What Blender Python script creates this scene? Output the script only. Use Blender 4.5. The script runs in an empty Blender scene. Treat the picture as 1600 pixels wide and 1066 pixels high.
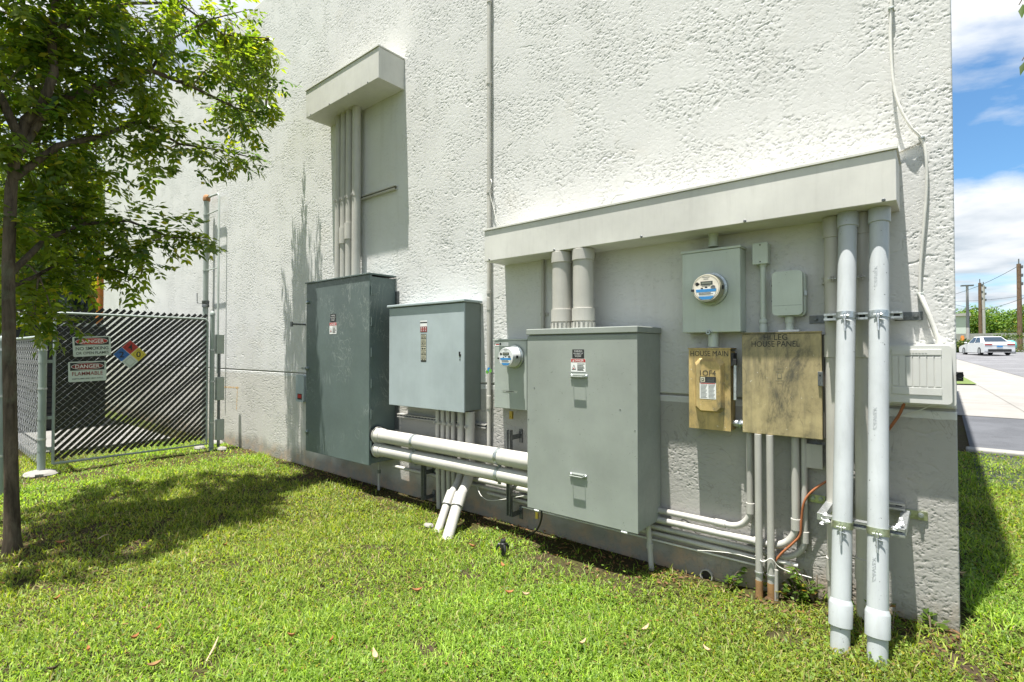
import bpy, math, random
import numpy as np
from mathutils import Vector, Matrix
random.seed(7); rng = np.random.default_rng(7)
R = math.radians
scn = bpy.context.scene
COL = scn.collection

# ------------------------------------------------------------------ camera
F_PX, YAW, PITCH, EYE, DIST = 806.0, R(39.8), R(0.98), 1.5, 3.6513
cam_d = bpy.data.cameras.new('camera'); cam = bpy.data.objects.new('camera', cam_d); COL.objects.link(cam)
cam_d.sensor_width = 36; cam_d.lens = F_PX/1600*36; cam_d.clip_start = .05; cam_d.clip_end = 3000
cam.location = (0, -DIST, EYE); cam.rotation_euler = (R(90)+PITCH, 0, YAW)
scn.camera = cam
# ------------------------------------------------------------------ world, sun, exposure
SUN = Vector((.242, 1, -5.283)).normalized()           # travel direction of sunlight
SUN_ELEV = math.asin(-SUN.z); SUN_ROT = math.atan2(-SUN.x, -SUN.y)
world = bpy.data.worlds.new('World'); scn.world = world; world.use_nodes = True
SKY_STRENGTH, SUN_STRENGTH, EXPOSURE = .05, 5.0, 1.34
scn.view_settings.view_transform = 'Standard'; scn.view_settings.look = 'None'
scn.view_settings.exposure = EXPOSURE; scn.view_settings.gamma = 1
scn.view_settings.use_curve_mapping = False
def build_world():
    nt = world.node_tree; nt.nodes.clear(); L = nt.links.new; N = nt.nodes.new
    out = N('ShaderNodeOutputWorld'); bg = N('ShaderNodeBackground'); bg.inputs[1].default_value = SKY_STRENGTH
    sky = N('ShaderNodeTexSky'); sky.sky_type = 'NISHITA'; sky.sun_disc = False
    sky.sun_elevation = SUN_ELEV; sky.sun_rotation = SUN_ROT; sky.air_density = 1.0; sky.dust_density = .15; sky.ozone_density = 3.0
    tc = N('ShaderNodeTexCoord')
    sep = N('ShaderNodeSeparateXYZ'); L(tc.outputs['Generated'], sep.inputs[0])
    den = N('ShaderNodeMath'); den.operation = 'ADD'; den.inputs[1].default_value = .16; L(sep.outputs[2], den.inputs[0])
    dv = N('ShaderNodeVectorMath'); dv.operation = 'DIVIDE'
    cx = N('ShaderNodeCombineXYZ'); L(den.outputs[0], cx.inputs[0]); L(den.outputs[0], cx.inputs[1]); cx.inputs[2].default_value = 1
    L(tc.outputs['Generated'], dv.inputs[0]); L(cx.outputs[0], dv.inputs[1])
    mp = N('ShaderNodeMapping'); mp.inputs['Location'].default_value = CLOUD_LOC; L(dv.outputs[0], mp.inputs[0])
    nz = N('ShaderNodeTexNoise'); nz.inputs['Scale'].default_value = 1.15; nz.inputs['Detail'].default_value = 9; nz.inputs['Roughness'].default_value = .56; nz.inputs['Distortion'].default_value = .25
    L(mp.outputs[0], nz.inputs['Vector'])
    rp = N('ShaderNodeValToRGB'); rp.color_ramp.elements[0].position = .46; rp.color_ramp.elements[1].position = .60
    bias = N('ShaderNodeValToRGB'); be = bias.color_ramp
    stops = ((0, .52), (.06, .56), (.12, .55), (.17, .66), (.215, .60), (.25, .42), (.33, .41), (.37, .58), (.45, .64), (.7, .5))
    while len(be.elements) < len(stops): be.elements.new(.5)
    for i, (p, c) in enumerate(stops): be.elements[i].position = p; be.elements[i].color = (c, c, c, 1)
    L(sep.outputs[2], bias.inputs[0])
    ad = N('ShaderNodeMath'); ad.operation = 'ADD'; L(nz.outputs[0], ad.inputs[0]); L(bias.outputs[0], ad.inputs[1])
    wx = N('ShaderNodeMapRange'); wx.inputs[1].default_value = -.2; wx.inputs[2].default_value = -.75; wx.inputs[3].default_value = .5; wx.inputs[4].default_value = .26; L(sep.outputs[0], wx.inputs[0])
    sb = N('ShaderNodeMath'); sb.operation = 'SUBTRACT'; L(ad.outputs[0], sb.inputs[0]); L(wx.outputs[0], sb.inputs[1])
    L(sb.outputs[0], rp.inputs[0])
    tint = N('ShaderNodeMix'); tint.data_type = 'RGBA'; tint.blend_type = 'MULTIPLY'; tint.inputs[0].default_value = 1; tint.inputs[7].default_value = (.98, 1.34, 1.48, 1)
    L(sky.outputs[0], tint.inputs[6])
    nz2 = N('ShaderNodeTexNoise'); nz2.inputs['Scale'].default_value = 2.6; nz2.inputs['Detail'].default_value = 6; L(mp.outputs[0], nz2.inputs['Vector'])
    cr = N('ShaderNodeValToRGB'); cr.color_ramp.elements[0].position = .3; cr.color_ramp.elements[0].color = (4.2, 5.0, 5.8, 1)
    cr.color_ramp.elements[1].position = .62; cr.color_ramp.elements[1].color = (8.6, 8.8, 9.0, 1); L(nz2.outputs[0], cr.inputs[0])
    mix = N('ShaderNodeMix'); mix.data_type = 'RGBA'
    L(rp.outputs[0], mix.inputs[0]); L(tint.outputs[2], mix.inputs[6]); L(cr.outputs[0], mix.inputs[7])
    L(mix.outputs[2], bg.inputs[0]); L(bg.outputs[0], out.inputs[0])
CLOUD_LOC = (0.4, 1.7, 0)
build_world()
sl = bpy.data.lights.new('sun', 'SUN'); so = bpy.data.objects.new('sun', sl); COL.objects.link(so)
sl.energy = SUN_STRENGTH; sl.angle = R(.53); sl.color = (1, .965, .915)
so.rotation_euler = SUN.to_track_quat('-Z', 'Y').to_euler(); so.location = (0, -5, 20)
scn.cycles.max_bounces = 8; scn.cycles.diffuse_bounces = 4; scn.cycles.transparent_max_bounces = 16

# ------------------------------------------------------------------ measuring: survey points of the place
_cy, _sy, _cp, _sp = math.cos(YAW), math.sin(YAW), math.cos(PITCH), math.sin(PITCH)
_fw = np.array([-_sy*_cp, _cy*_cp, _sp]); _rt = np.array([_cy, _sy, 0.]); _up = np.cross(_rt, _fw)
_C = np.array([0, -DIST, EYE])
def ray(u, v): return _fw + _rt*(u-800)/F_PX - _up*(v-533)/F_PX
def W(u, v, off=0.):                       # survey point on the plane `off` metres in front of the wall
    d = ray(u, v); return _C + d*((DIST-off)/d[1])
def WX(u, off=0., v=545): return float(W(u, v, off)[0])
def WZ(u, v, off=0.): return float(W(u, v, off)[2])
def AX(u, v, x): d = ray(u, v); return _C + d*(x/d[0])
def AT(u, v, t): return _C + ray(u, v)*t
def sstep(a, b, x): t = np.clip((x-a)/(b-a), 0, 1); return t*t*(3-2*t)
def gz(x, y):                              # terrain height
    x = np.asarray(x, float); y = np.asarray(y, float)
    z = -.09 + .09*np.maximum(sstep(-1.3, -.25, x)*sstep(-3.2, -.2, y), sstep(.3, .8, y))
    z = z + .0225*np.clip(y-4, 0, 71)
    return z
def T(u, v):                               # survey point on the terrain
    d = ray(u, v); lo, hi = .5, 400.
    for _ in range(60):
        m = (lo+hi)/2; p = _C+d*m
        if p[2] > gz(p[0], p[1]): lo = m
        else: hi = m
    return _C + d*lo
def project(P):
    q = P - _C; w = q@_fw
    return 800+F_PX*(q@_rt)/w, 533-F_PX*(q@_up)/w, w

# ------------------------------------------------------------------ materials
MATS = {}
class NB:
    def __init__(s, name):
        s.m = bpy.data.materials.new(name); s.m.use_nodes = True; s.nt = s.m.node_tree
        s.b = s.nt.nodes['Principled BSDF']; s.tc = s.nt.nodes.new('ShaderNodeTexCoord')
    def n(s, t, **kw):
        x = s.nt.nodes.new(t)
        for k, v in kw.items(): setattr(x, k, v)
        return x
    def l(s, a, b): s.nt.links.new(a, b)
    def map(s, scale=(1, 1, 1), rot=(0, 0, 0), loc=(0, 0, 0)):
        m = s.n('ShaderNodeMapping'); m.inputs['Scale'].default_value = scale; m.inputs['Rotation'].default_value = rot; m.inputs['Location'].default_value = loc
        s.l(s.tc.outputs['Object'], m.inputs[0]); return m.outputs[0]
    def noise(s, scale, detail=4, rough=.55, vec=None, dist=0.):
        x = s.n('ShaderNodeTexNoise'); x.inputs['Scale'].default_value = scale; x.inputs['Detail'].default_value = detail
        x.inputs['Roughness'].default_value = rough; x.inputs['Distortion'].default_value = dist
        s.l(vec if vec is not None else s.tc.outputs['Object'], x.inputs['Vector']); return x.outputs[0]
    def ramp(s, fac, *stops, interp='LINEAR'):
        r = s.n('ShaderNodeValToRGB'); e = r.color_ramp; e.interpolation = interp
        while len(e.elements) < len(stops): e.elements.new(.5)
        for i, (p, c) in enumerate(stops):
            e.elements[i].position = p; e.elements[i].color = c if isinstance(c, tuple) else (c, c, c, 1)
        s.l(fac, r.inputs[0]); return r.outputs[0]
    def mix(s, fac, a, b, blend='MIX'):
        x = s.n('ShaderNodeMix', data_type='RGBA', blend_type=blend)
        for sock, val in ((x.inputs[0], fac), (x.inputs[6], a), (x.inputs[7], b)):
            if hasattr(val, 'links'): s.l(val, sock)
            else: sock.default_value = val if not isinstance(val, tuple) else (val if len(val) == 4 else val+(1,))
        return x.outputs[2]
    def math(s, op, a, b=0.):
        x = s.n('ShaderNodeMath', operation=op)
        for sock, val in ((x.inputs[0], a), (x.inputs[1], b)):
            if hasattr(val, 'links'): s.l(val, sock)
            else: sock.default_value = val
        return x.outputs[0]
    def bump(s, h, strength, dist, chain=None):
        x = s.n('ShaderNodeBump'); x.inputs['Strength'].default_value = strength; x.inputs['Distance'].default_value = dist
        s.l(h, x.inputs['Height'])
        if chain is not None: s.l(chain, x.inputs['Normal'])
        return x.outputs[0]
    def done(s, color=None, rough=None, metal=0., normal=None, spec=None):
        b = s.b
        if color is not None:
            if hasattr(color, 'links'): s.l(color, b.inputs['Base Color'])
            else: b.inputs['Base Color'].default_value = color if len(color) == 4 else color+(1,)
        if rough is not None:
            if hasattr(rough, 'links'): s.l(rough, b.inputs['Roughness'])
            else: b.inputs['Roughness'].default_value = rough
        b.inputs['Metallic'].default_value = metal
        if normal is not None: s.l(normal, b.inputs['Normal'])
        if spec is not None: b.inputs['Specular IOR Level'].default_value = spec
        MATS[s.m.name] = s.m; return s.m
def c3(c, k=1.): return (c[0]*k, c[1]*k, c[2]*k, 1)

def m_paint(name, col, rough=.45, dirt=.25, speck=.25, spec=.4, scratches=0., dirtcol=(.12, .11, .08)):
    s = NB(name)
    a = s.noise(2.2, 5, .6); b = s.noise(26, 4, .6)
    c = s.ramp(a, (.3, c3(col, .86)), (.7, c3(col, 1.1)))
    st = s.noise(9, 5, .65, s.map((3.2, 3.2, .28)))
    c = s.mix(s.math('MULTIPLY', s.ramp(st, (.5, 0.), (.75, 1.)), dirt), c, c3(dirtcol))
    sp = s.noise(75, 2, .5); spm = s.ramp(sp, (.70, 0.), (.74, 1.))
    lo = s.ramp(s.noise(5, 2), (.45, 0.), (.6, 1.))
    c = s.mix(s.math('MULTIPLY', s.math('MULTIPLY', spm, lo), speck), c, (.03, .028, .02, 1))
    if scratches:
        w = s.noise(3.2, 3, .5, s.map((1, 1, .5), (0, .6, 0)), 2.2)
        w = s.ramp(s.math('ABSOLUTE', s.math('SUBTRACT', w, .5)), (0, 1.), (.012, 0.))
        w2 = s.noise(5.5, 3, .5, s.map((1, 1, .35), (0, -.9, 0), (3, 0, 1)), 3)
        w2 = s.ramp(s.math('ABSOLUTE', s.math('SUBTRACT', w2, .5)), (0, 1.), (.01, 0.))
        msk = s.ramp(s.noise(2.6, 2, .5, s.map(loc=(9, 2, 4))), (.48, 0.), (.6, 1.))
        c = s.mix(s.math('MULTIPLY', s.math('MULTIPLY', s.math('MAXIMUM', w, w2), msk), scratches), c, (.42, .45, .42, 1))
    r = s.ramp(b, (.3, max(.05, rough-.08)), (.7, rough+.12))
    return s.done(c, r, 0, s.bump(s.noise(140, 2), .12, .0006, s.bump(s.noise(1.7, 2), .25, .01)), spec)
def m_stucco(name, white, low=False):
    s = NB(name)
    o = s.tc.outputs['Object']
    big = s.noise(1.1, 4, .6)
    col = s.ramp(big, (.3, c3(white, .94)), (.7, c3(white, 1.04)))
    tanst = s.ramp(s.noise(2.1, 5, .65, s.map(loc=(7, 0, 3))), (.58, 0.), (.72, 1.))
    col = s.mix(s.math('MULTIPLY', tanst, .18), col, (.50, .44, .33, 1))
    fine = s.noise(130, 3, .6)
    # grime streaks and rust / mud at the foot of the wall
    sep = s.n('ShaderNodeSeparateXYZ'); s.l(o, sep.inputs[0])
    stre = s.ramp(s.noise(4, 5, .6, s.map((2.4, 2.4, .22))), (.52, 0.), (.75, 1.))
    col = s.mix(s.math('MULTIPLY', stre, .16), col, (.33, .32, .27, 1))
    if low:
        zz = s.math('ADD', sep.outputs[2], s.math('MULTIPLY', s.noise(3.3, 4, .6), -.34))
        # white paint to a hand below the joint; grey below, paler towards the left
        lft = s.math('ADD', s.math('MULTIPLY', sep.outputs[0], .1), s.math('MULTIPLY', s.noise(1.3, 3), .12))
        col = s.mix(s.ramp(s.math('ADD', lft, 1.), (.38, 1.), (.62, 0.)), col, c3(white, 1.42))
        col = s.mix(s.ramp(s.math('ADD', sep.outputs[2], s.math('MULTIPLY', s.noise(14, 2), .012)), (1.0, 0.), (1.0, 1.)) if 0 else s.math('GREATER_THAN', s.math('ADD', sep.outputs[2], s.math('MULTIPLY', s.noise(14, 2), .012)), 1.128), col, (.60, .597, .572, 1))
        foot = s.ramp(s.math('ADD', zz, .5), (.34, 1.), (.50, 0.))
        rust = s.ramp(s.noise(5, 4, .65), (.45, (.15, .135, .10, 1)), (.62, (.33, .19, .085, 1)))
        col = s.mix(s.math('MULTIPLY', foot, .6), col, rust)
        cr = s.noise(1.6, 4, .7, None, 1.2)
        crk = s.ramp(s.math('ABSOLUTE', s.math('SUBTRACT', cr, .5)), (0, 1.), (.003, 0.))
        col = s.mix(s.math('MULTIPLY', crk, .35), col, (.14, .13, .11, 1))
    fl = s.noise(44, 3, .55, s.map((1, 1, 1.6), (0, .3, 0), (3, 1, 8)), .6); sg = s.ramp(s.noise(30, 2, .5, s.map(loc=(2, 2, 2))), (.52, 0.), (.60, 1.))
    flk = s.math('MULTIPLY', s.math('MULTIPLY', s.ramp(s.math('ABSOLUTE', s.math('SUBTRACT', fl, .5)), (0, 1.), (.06, 0.)), sg), s.ramp(s.noise(2.4, 5, .7, s.map(loc=(1, 4, 9))), (.40, .1), (.55, 1.)))
    nb = s.bump(flk, .6, -.003)
    nb = s.bump(s.noise(48, 4, .65, s.map((1, 1, 1.4))), .15, .0022, s.bump(fine, .3, .0012, nb))
    return s.done(col, .88, 0, nb, .25)
def m_simple(name, col, rough=.5, metal=0., var=.15, vs=18, bump=.0, spec=.5):
    s = NB(name)
    c = s.ramp(s.noise(vs, 4, .6), (.3, c3(col, 1-var)), (.7, c3(col, 1+var)))
    nb = s.bump(s.noise(vs*5, 3), bump, .001) if bump else None
    return s.done(c, s.ramp(s.noise(vs*1.7, 3), (.3, max(.04, rough-.1)), (.7, min(1., rough+.1))), metal, nb, spec)
def m_galv(name, col=(.55, .57, .57), rough=.42, metal=.85):
    s = NB(name)
    v = s.n('ShaderNodeTexVoronoi'); v.inputs['Scale'].default_value = 90; s.l(s.tc.outputs['Object'], v.inputs['Vector'])
    bw = s.n('ShaderNodeRGBToBW'); s.l(v.outputs['Color'], bw.inputs[0])
    c = s.ramp(bw.outputs[0], (.2, c3(col, .8)), (.8, c3(col, 1.1)))
    st = s.ramp(s.noise(12, 4), (.55, 0.), (.72, 1.))
    c = s.mix(s.math('MULTIPLY', st, .3), c, (.22, .2, .16, 1))
    return s.done(c, rough, metal)
def m_patina(name, tan, dark, bias=.0):
    s = NB(name)
    n = s.noise(3.6, 7, .72, s.map((1, 1, .62)), .5); n2 = s.noise(16, 5, .7, s.map((1, 1, .6), (0, .5, 0)))
    v = s.math('ADD', s.math('MULTIPLY', n, .7), s.math('MULTIPLY', n2, .3))
    c = s.ramp(v, (.38-bias, c3(dark)), (.47-bias, c3(tan, .75)), (.58, c3(tan)), (.72, c3(tan, 1.25)))
    stk = s.ramp(s.noise(7, 5, .65, s.map((2.6, 2.6, .25))), (.50, 0.), (.72, 1.)); c = s.mix(s.math('MULTIPLY', stk, .6), c, c3(dark, 1.3))
    fl = s.ramp(s.noise(48, 2), (.71, 0.), (.74, 1.))
    c = s.mix(s.math('MULTIPLY', fl, .5), c, (.75, .72, .6, 1))
    w = s.noise(5, 2, .5, s.map((1, 1, .3), (0, .5, 0)), 1.8)
    w = s.ramp(s.math('ABSOLUTE', s.math('SUBTRACT', w, .5)), (0, 1.), (.008, 0.))
    c = s.mix(s.math('MULTIPLY', w, .4), c, c3(dark, .7))
    return s.done(c, s.ramp(n2, (.3, .38), (.7, .62)), .25, s.bump(s.noise(90, 2), .15, .0006), .5)
def m_attr(name, trans=.35, rough=.5, spec=.35):            # foliage and grass: per-leaf albedo from a colour attribute
    s = NB(name); at = s.n('ShaderNodeAttribute'); at.attribute_name = 'col'
    s.done(at.outputs['Color'], rough, 0, None, spec)
    tr = s.n('ShaderNodeBsdfTranslucent')
    mul = s.mix(1., at.outputs['Color'], (1.95, 2.05, .6, 1), 'MULTIPLY'); s.l(mul, tr.inputs[0])
    mx = s.n('ShaderNodeMixShader'); mx.inputs[0].default_value = trans
    s.l(s.b.outputs[0], mx.inputs[1]); s.l(tr.outputs[0], mx.inputs[2])
    s.l(mx.outputs[0], s.nt.nodes['Material Output'].inputs[0]); return s.m
def m_bark(name, a, b):
    s = NB(name)
    n = s.noise(14, 6, .7, s.map((1, 1, .22)), .5)
    c = s.ramp(n, (.35, c3(a)), (.68, c3(b)))
    mo = s.ramp(s.noise(6, 4), (.55, 0.), (.7, 1.)); c = s.mix(s.math('MULTIPLY', mo, .35), c, (.16, .17, .11, 1))
    return s.done(c, .9, 0, s.bump(n, 1., .012), .15)
def m_ground(name):
    s = NB(name)
    g = s.ramp(s.noise(30, 5, .7), (.3, (.025, .026, .008, 1)), (.55, (.06, .058, .018, 1)), (.75, (.11, .10, .035, 1)))
    so_ = s.ramp(s.noise(42, 6, .75), (.3, (.03, .022, .014, 1)), (.6, (.08, .06, .036, 1)), (.8, (.15, .115, .07, 1)))
    c = s.mix(s.ramp(s.noise(1.4, 4, .6), (.42, 0.), (.6, 1.)), g, so_)
    far = s.ramp(s.noise(2.1, 6, .7), (.3, (.05, .075, .018, 1)), (.7, (.12, .14, .035, 1)))
    ln = s.n('ShaderNodeVectorMath', operation='LENGTH'); s.l(s.tc.outputs['Object'], ln.inputs[0])
    c = s.mix(s.ramp(s.math('DIVIDE', ln.outputs['Value'], 40.), (.28, 0.), (.36, 1.)), c, far)
    return s.done(c, .95, 0, s.bump(s.noise(55, 5, .7), 1., .02), .1)
def m_asphalt(name, col):
    s = NB(name)
    c = s.ramp(s.noise(160, 3, .7), (.3, c3(col, .7)), (.7, c3(col, 1.4)))
    c = s.mix(s.math('MULTIPLY', s.ramp(s.noise(.9, 5, .65), (.45, 0.), (.62, 1.)), .5), c, c3(col, 1.7))
    return s.done(c, .9, 0, s.bump(s.noise(140, 2), .5, .004), .2)
def m_concrete(name, col):
    s = NB(name)
    c = s.ramp(s.noise(1.7, 6, .65), (.3, c3(col, .82)), (.7, c3(col, 1.08)))
    c = s.mix(s.math('MULTIPLY', s.ramp(s.noise(60, 3), (.6, 0.), (.72, 1.)), .3), c, c3(col, .55))
    return s.done(c, .85, 0, s.bump(s.noise(70, 3), .4, .002), .2)

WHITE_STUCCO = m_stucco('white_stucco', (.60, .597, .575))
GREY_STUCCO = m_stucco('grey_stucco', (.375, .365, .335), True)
HOOD = m_paint('hood_paint', (.60, .59, .545), .5, .10, .12)
DKGREEN = m_paint('dark_green_paint', (.105, .138, .130), .42, .05, .15, .45, .38)
PALEBLUE = m_paint('pale_blue_grey_paint', (.365, .42, .43), .5, .07, .12)
SAGE = m_paint('sage_grey_paint', (.275, .298, .27), .5, .06, .55, dirtcol=(.2, .2, .17))
MIDGREEN = m_paint('green_grey_paint', (.17, .20, .185), .45, .1, .15)
METERGREY = m_paint('meter_box_paint', (.34, .375, .34), .5, .08, .25)
PALESAGE = m_paint('pale_sage_paint', (.52, .565, .51), .5, .08, .25)
TELEW = m_paint('telecom_white', (.60, .60, .565), .45, .06, .1)
DARKTIN = m_paint('dark_tin', (.075, .07, .055), .5, .1, .2)
WALLPAINT = m_paint('wall_coloured_paint', (.46, .445, .40), .5, .12, .2)
LOWPIPE = m_paint('grey_painted_pipe', (.41, .40, .365), .5, .2, .3)
PVC = m_paint('white_pvc', (.74, .735, .70), .38, .08, .25)
PVCGREY = m_paint('pale_grey_pvc', (.42, .445, .45), .38, .16, .85)
RUSTPIPE = m_simple('rusty_pipe', (.3, .17, .07), .8, 0, .35, 14, .4)
GALV = m_galv('galvanised'); GALVDK = m_galv('dark_steel', (.16, .17, .17), .45, .6)
ZINC = m_galv('yellow_zinc', (.42, .46, .30), .35, .8); STRAP = m_galv('strap_steel', (.42, .46, .46), .38, .8)
POSTG = m_paint('green_galv_post', (.29, .335, .31), .45, .15, .2)
TAN = m_patina('tarnished_tan', (.56, .41, .17), (.17, .15, .09))
TAN2 = m_patina('weathered_tan', (.45, .37, .20), (.11, .10, .07), -.02)
BLACK = m_simple('black_plastic', (.018, .018, .018), .5, 0, .2)
SLATM = m_simple('black_slat', (.018, .018, .02), .38, 0, .3, 10)
WHITEV = m_simple('white_vinyl', (.74, .74, .72), .4, 0, .05)
SIGNW = m_simple('sign_white', (.55, .60, .56), .4, 0, .06)
def m_worn(name):
    s = NB(name); n = s.noise(60, 4, .7); c = s.ramp(n, (.40, (.018, .018, .018, 1)), (.62, (.05, .045, .035, 1)), (.70, (.22, .19, .12, 1)))
    return s.done(c, .6)
WORN = m_worn('worn_lettering')
INK = m_simple('black_ink', (.02, .02, .02), .5, 0, .1)
RED = m_simple('red_ink', (.42, .03, .025), .45, 0, .12); DKRED = m_simple('dark_red_ink', (.22, .03, .03), .45, 0, .12)
BLUE = m_simple('blue_ink', (.03, .13, .42), .45, 0, .12); YELLOW = m_simple('yellow_ink', (.62, .50, .05), .45, 0, .1)
STICKBLUE = m_simple('sticker_blue', (.04, .22, .5), .4, 0, .1); GREENINK = m_simple('green_ink', (.12, .35, .05), .5, 0, .1)
LABELTAN = m_simple('aged_label', (.5, .48, .36), .5, 0, .2, 60)
METERFACE = m_simple('meter_face', (.70, .64, .54), .35, 0, .08); METERWHITE = m_simple('meter_white', (.66, .67, .66), .3, 0, .06)
METERSIDE = m_simple('meter_glass', (.3, .28, .2), .18, 0, .15, spec=.7)
LCD = m_simple('lcd', (.05, .055, .045), .2); ORANGE = m_simple('orange_jacket', (.30, .105, .04), .6, 0, .25)
CABLEW = m_simple('white_cable', (.62, .61, .56), .5, 0, .1); FOAM = m_simple('white_foam', (.8, .8, .78), .8, 0, .08, 30, .6)
RUSTO = m_simple('orange_rust', (.34, .17, .07), .85, 0, .35, 40, .5)
LEAF = m_attr('tree_leaf', .55, .34, .5); GRASSM = m_attr('grass_blade', .42, .5, .3); FARLEAF = m_attr('far_leaf', .3, .6, .2)
BARK = m_bark('dark_bark', (.045, .034, .024), (.15, .115, .08)); TWIG = m_bark('twig_bark', (.11, .085, .06), (.24, .19, .14))
GROUND = m_ground('lawn_soil'); ASPH = m_asphalt('asphalt', (.075, .078, .085)); ASPH2 = m_asphalt('asphalt_old', (.13, .13, .135))
CONC = m_concrete('concrete', (.25, .24, .222)); KERBM = m_concrete('kerb_concrete', (.28, .27, .25)); ROCK = m_concrete('pale_rock', (.25, .24, .22))
CARP = m_simple('white_car_paint', (.72, .73, .75), .2, 0, .03); GLASSD = m_simple('car_glass', (.035, .045, .055), .08, 0, .2, spec=.8)
RUBBER = m_simple('rubber', (.02, .02, .02), .8); RIM = m_simple('rim', (.4, .41, .43), .35, .7)
TAIL = m_simple('tail_red', (.30, .03, .03), .25); WOODP = m_bark('pole_wood', (.10, .065, .04), (.24, .16, .11)); CONCP = m_concrete('pole_concrete', (.42, .41, .38))
YELP = m_paint('yellow_machine', (.62, .34, .03), .5, .15, .3); ORANGEP = m_paint('orange_machine', (.50, .17, .03), .5, .15, .3)
TEAL = m_simple('teal_paint', (.12, .42, .36), .5); DRY = m_simple('dry_leaf_brown', (.33, .14, .05), .7, 0, .4, 60); DRYT = m_simple('dry_leaf_tan', (.46, .34, .2), .7, 0, .3, 60)
SLABM = m_concrete('slab', (.22, .215, .2)); ROOFM = m_concrete('roof_gravel', (.4, .39, .37))

# ------------------------------------------------------------------ mesh builder
X, Y, Z = np.eye(3)
class MB:
    def __init__(s): s.v = []; s.f = []; s.mi = []; s.sm = []; s.mats = []
    def _m(s, m):
        if m not in s.mats: s.mats.append(m)
        return s.mats.index(m)
    def add(s, vs, fs, m, smooth=False):
        o = len(s.v); s.v.extend([tuple(map(float, p)) for p in vs]); k = s._m(m)
        for f in fs: s.f.append(tuple(i+o for i in f)); s.mi.append(k); s.sm.append(smooth)
        return s
    def box(s, x0, x1, y0, y1, z0, z1, m):
        vs = [(x, y, z) for z in (z0, z1) for y in (y0, y1) for x in (x0, x1)]
        return s.add(vs, [(0, 2, 3, 1), (4, 5, 7, 6), (0, 1, 5, 4), (2, 6, 7, 3), (0, 4, 6, 2), (1, 3, 7, 5)], m)
    def obox(s, c, a, b, d, m):            # centre and three half-extent vectors
        c, a, b, d = map(np.asarray, (c, a, b, d))
        vs = [c+i*a+j*b+k*d for k in (-1, 1) for j in (-1, 1) for i in (-1, 1)]
        return s.add(vs, [(0, 2, 3, 1), (4, 5, 7, 6), (0, 1, 5, 4), (2, 6, 7, 3), (0, 4, 6, 2), (1, 3, 7, 5)], m)
    def prism(s, poly, o, ax, ay, ext, m, smooth=False):
        o, ax, ay, ext = map(np.asarray, (o, ax, ay, ext)); n = len(poly)
        a = [o+p*ax+q*ay for p, q in poly]; b = [p+ext for p in a]
        s.add(a, [tuple(range(n))[::-1]], m); s.add(b, [tuple(range(n))], m)
        return s.add(a+b, [(i, (i+1) % n, n+(i+1) % n, n+i) for i in range(n)], m, smooth)
    def tube(s, pts, r, m, n=14, caps=True):
        P = [np.asarray(p, float) for p in pts]; k = len(P)
        rs = list(r) if hasattr(r, '__len__') else [r]*k
        t = [P[min(i+1, k-1)]-P[max(i-1, 0)] for i in range(k)]; t = [q/(np.linalg.norm(q)+1e-12) for q in t]
        ref = Z if abs(t[0][2]) < .9 else X
        u = np.cross(t[0], ref); u /= np.linalg.norm(u); rings = []
        for i in range(k):
            u = u - t[i]*(u@t[i]); u /= np.linalg.norm(u); w = np.cross(t[i], u)
            rings += [P[i]+rs[i]*(math.cos(2*math.pi*j/n)*u+math.sin(2*math.pi*j/n)*w) for j in range(n)]
        fs = [(i*n+j, i*n+(j+1) % n, (i+1)*n+(j+1) % n, (i+1)*n+j) for i in range(k-1) for j in range(n)]
        s.add(rings, fs, m, True)
        if caps:
            s.add(rings[:n], [tuple(range(n))[::-1]], m); s.add(rings[-n:], [tuple(range(n))], m)
        return s
    def lathe(s, prof, o, axis, m, n=28):    # profile of (radius, height)
        o = np.asarray(o, float); axis = np.asarray(axis, float)
        pts = [o+axis*h for _, h in prof]; ref = Z if abs(axis[2]) < .9 else X
        u = np.cross(axis, ref); u /= np.linalg.norm(u); w = np.cross(axis, u); vs = []
        for (r, h), p in zip(prof, pts):
            vs += [p+max(r, 1e-4)*(math.cos(2*math.pi*j/n)*u+math.sin(2*math.pi*j/n)*w) for j in range(n)]
        fs = [(i*n+j, i*n+(j+1) % n, (i+1)*n+(j+1) % n, (i+1)*n+j) for i in range(len(prof)-1) for j in range(n)]
        return s.add(vs, fs, m, True)
    def disk(s, c, ax, ay, r, m, n=28, ry=None):
        c, ax, ay = map(np.asarray, (c, ax, ay)); ry = ry or r
        return s.add([c+r*math.cos(2*math.pi*i/n)*ax+ry*math.sin(2*math.pi*i/n)*ay for i in range(n)], [tuple(range(n))], m)
    def quad(s, a, b, c, d, m): return s.add([a, b, c, d], [(0, 1, 2, 3)], m)
    def rect(s, o, ax, ay, x0, x1, y0, y1, m):
        o, ax, ay = map(np.asarray, (o, ax, ay))
        return s.add([o+x0*ax+y0*ay, o+x1*ax+y0*ay, o+x1*ax+y1*ay, o+x0*ax+y1*ay], [(0, 1, 2, 3)], m)
    def text(s, t, o, ax, ay, width, height, m, align='CENTER', bold=0.):
        cu = bpy.data.curves.new('lettering', 'FONT'); cu.body = t; cu.size = 1; cu.offset = bold; cu.resolution_u = 3
        ob = bpy.data.objects.new('lettering', cu); me = bpy.data.meshes.new_from_object(ob)
        vs = np.array([v.co[:2] for v in me.vertices]); fs = [tuple(p.vertices) for p in me.polygons]
        bpy.data.objects.remove(ob); bpy.data.curves.remove(cu); bpy.data.meshes.remove(me)
        lo, hi = vs.min(0), vs.max(0); vs = (vs-lo)/(hi-lo)
        vs = (vs-.5) if align == 'CENTER' else vs-[0, .5]
        o, ax, ay = map(np.asarray, (o, ax, ay))
        return s.add([o+ax*p*width+ay*q*height for p, q in vs], fs, m)
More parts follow.
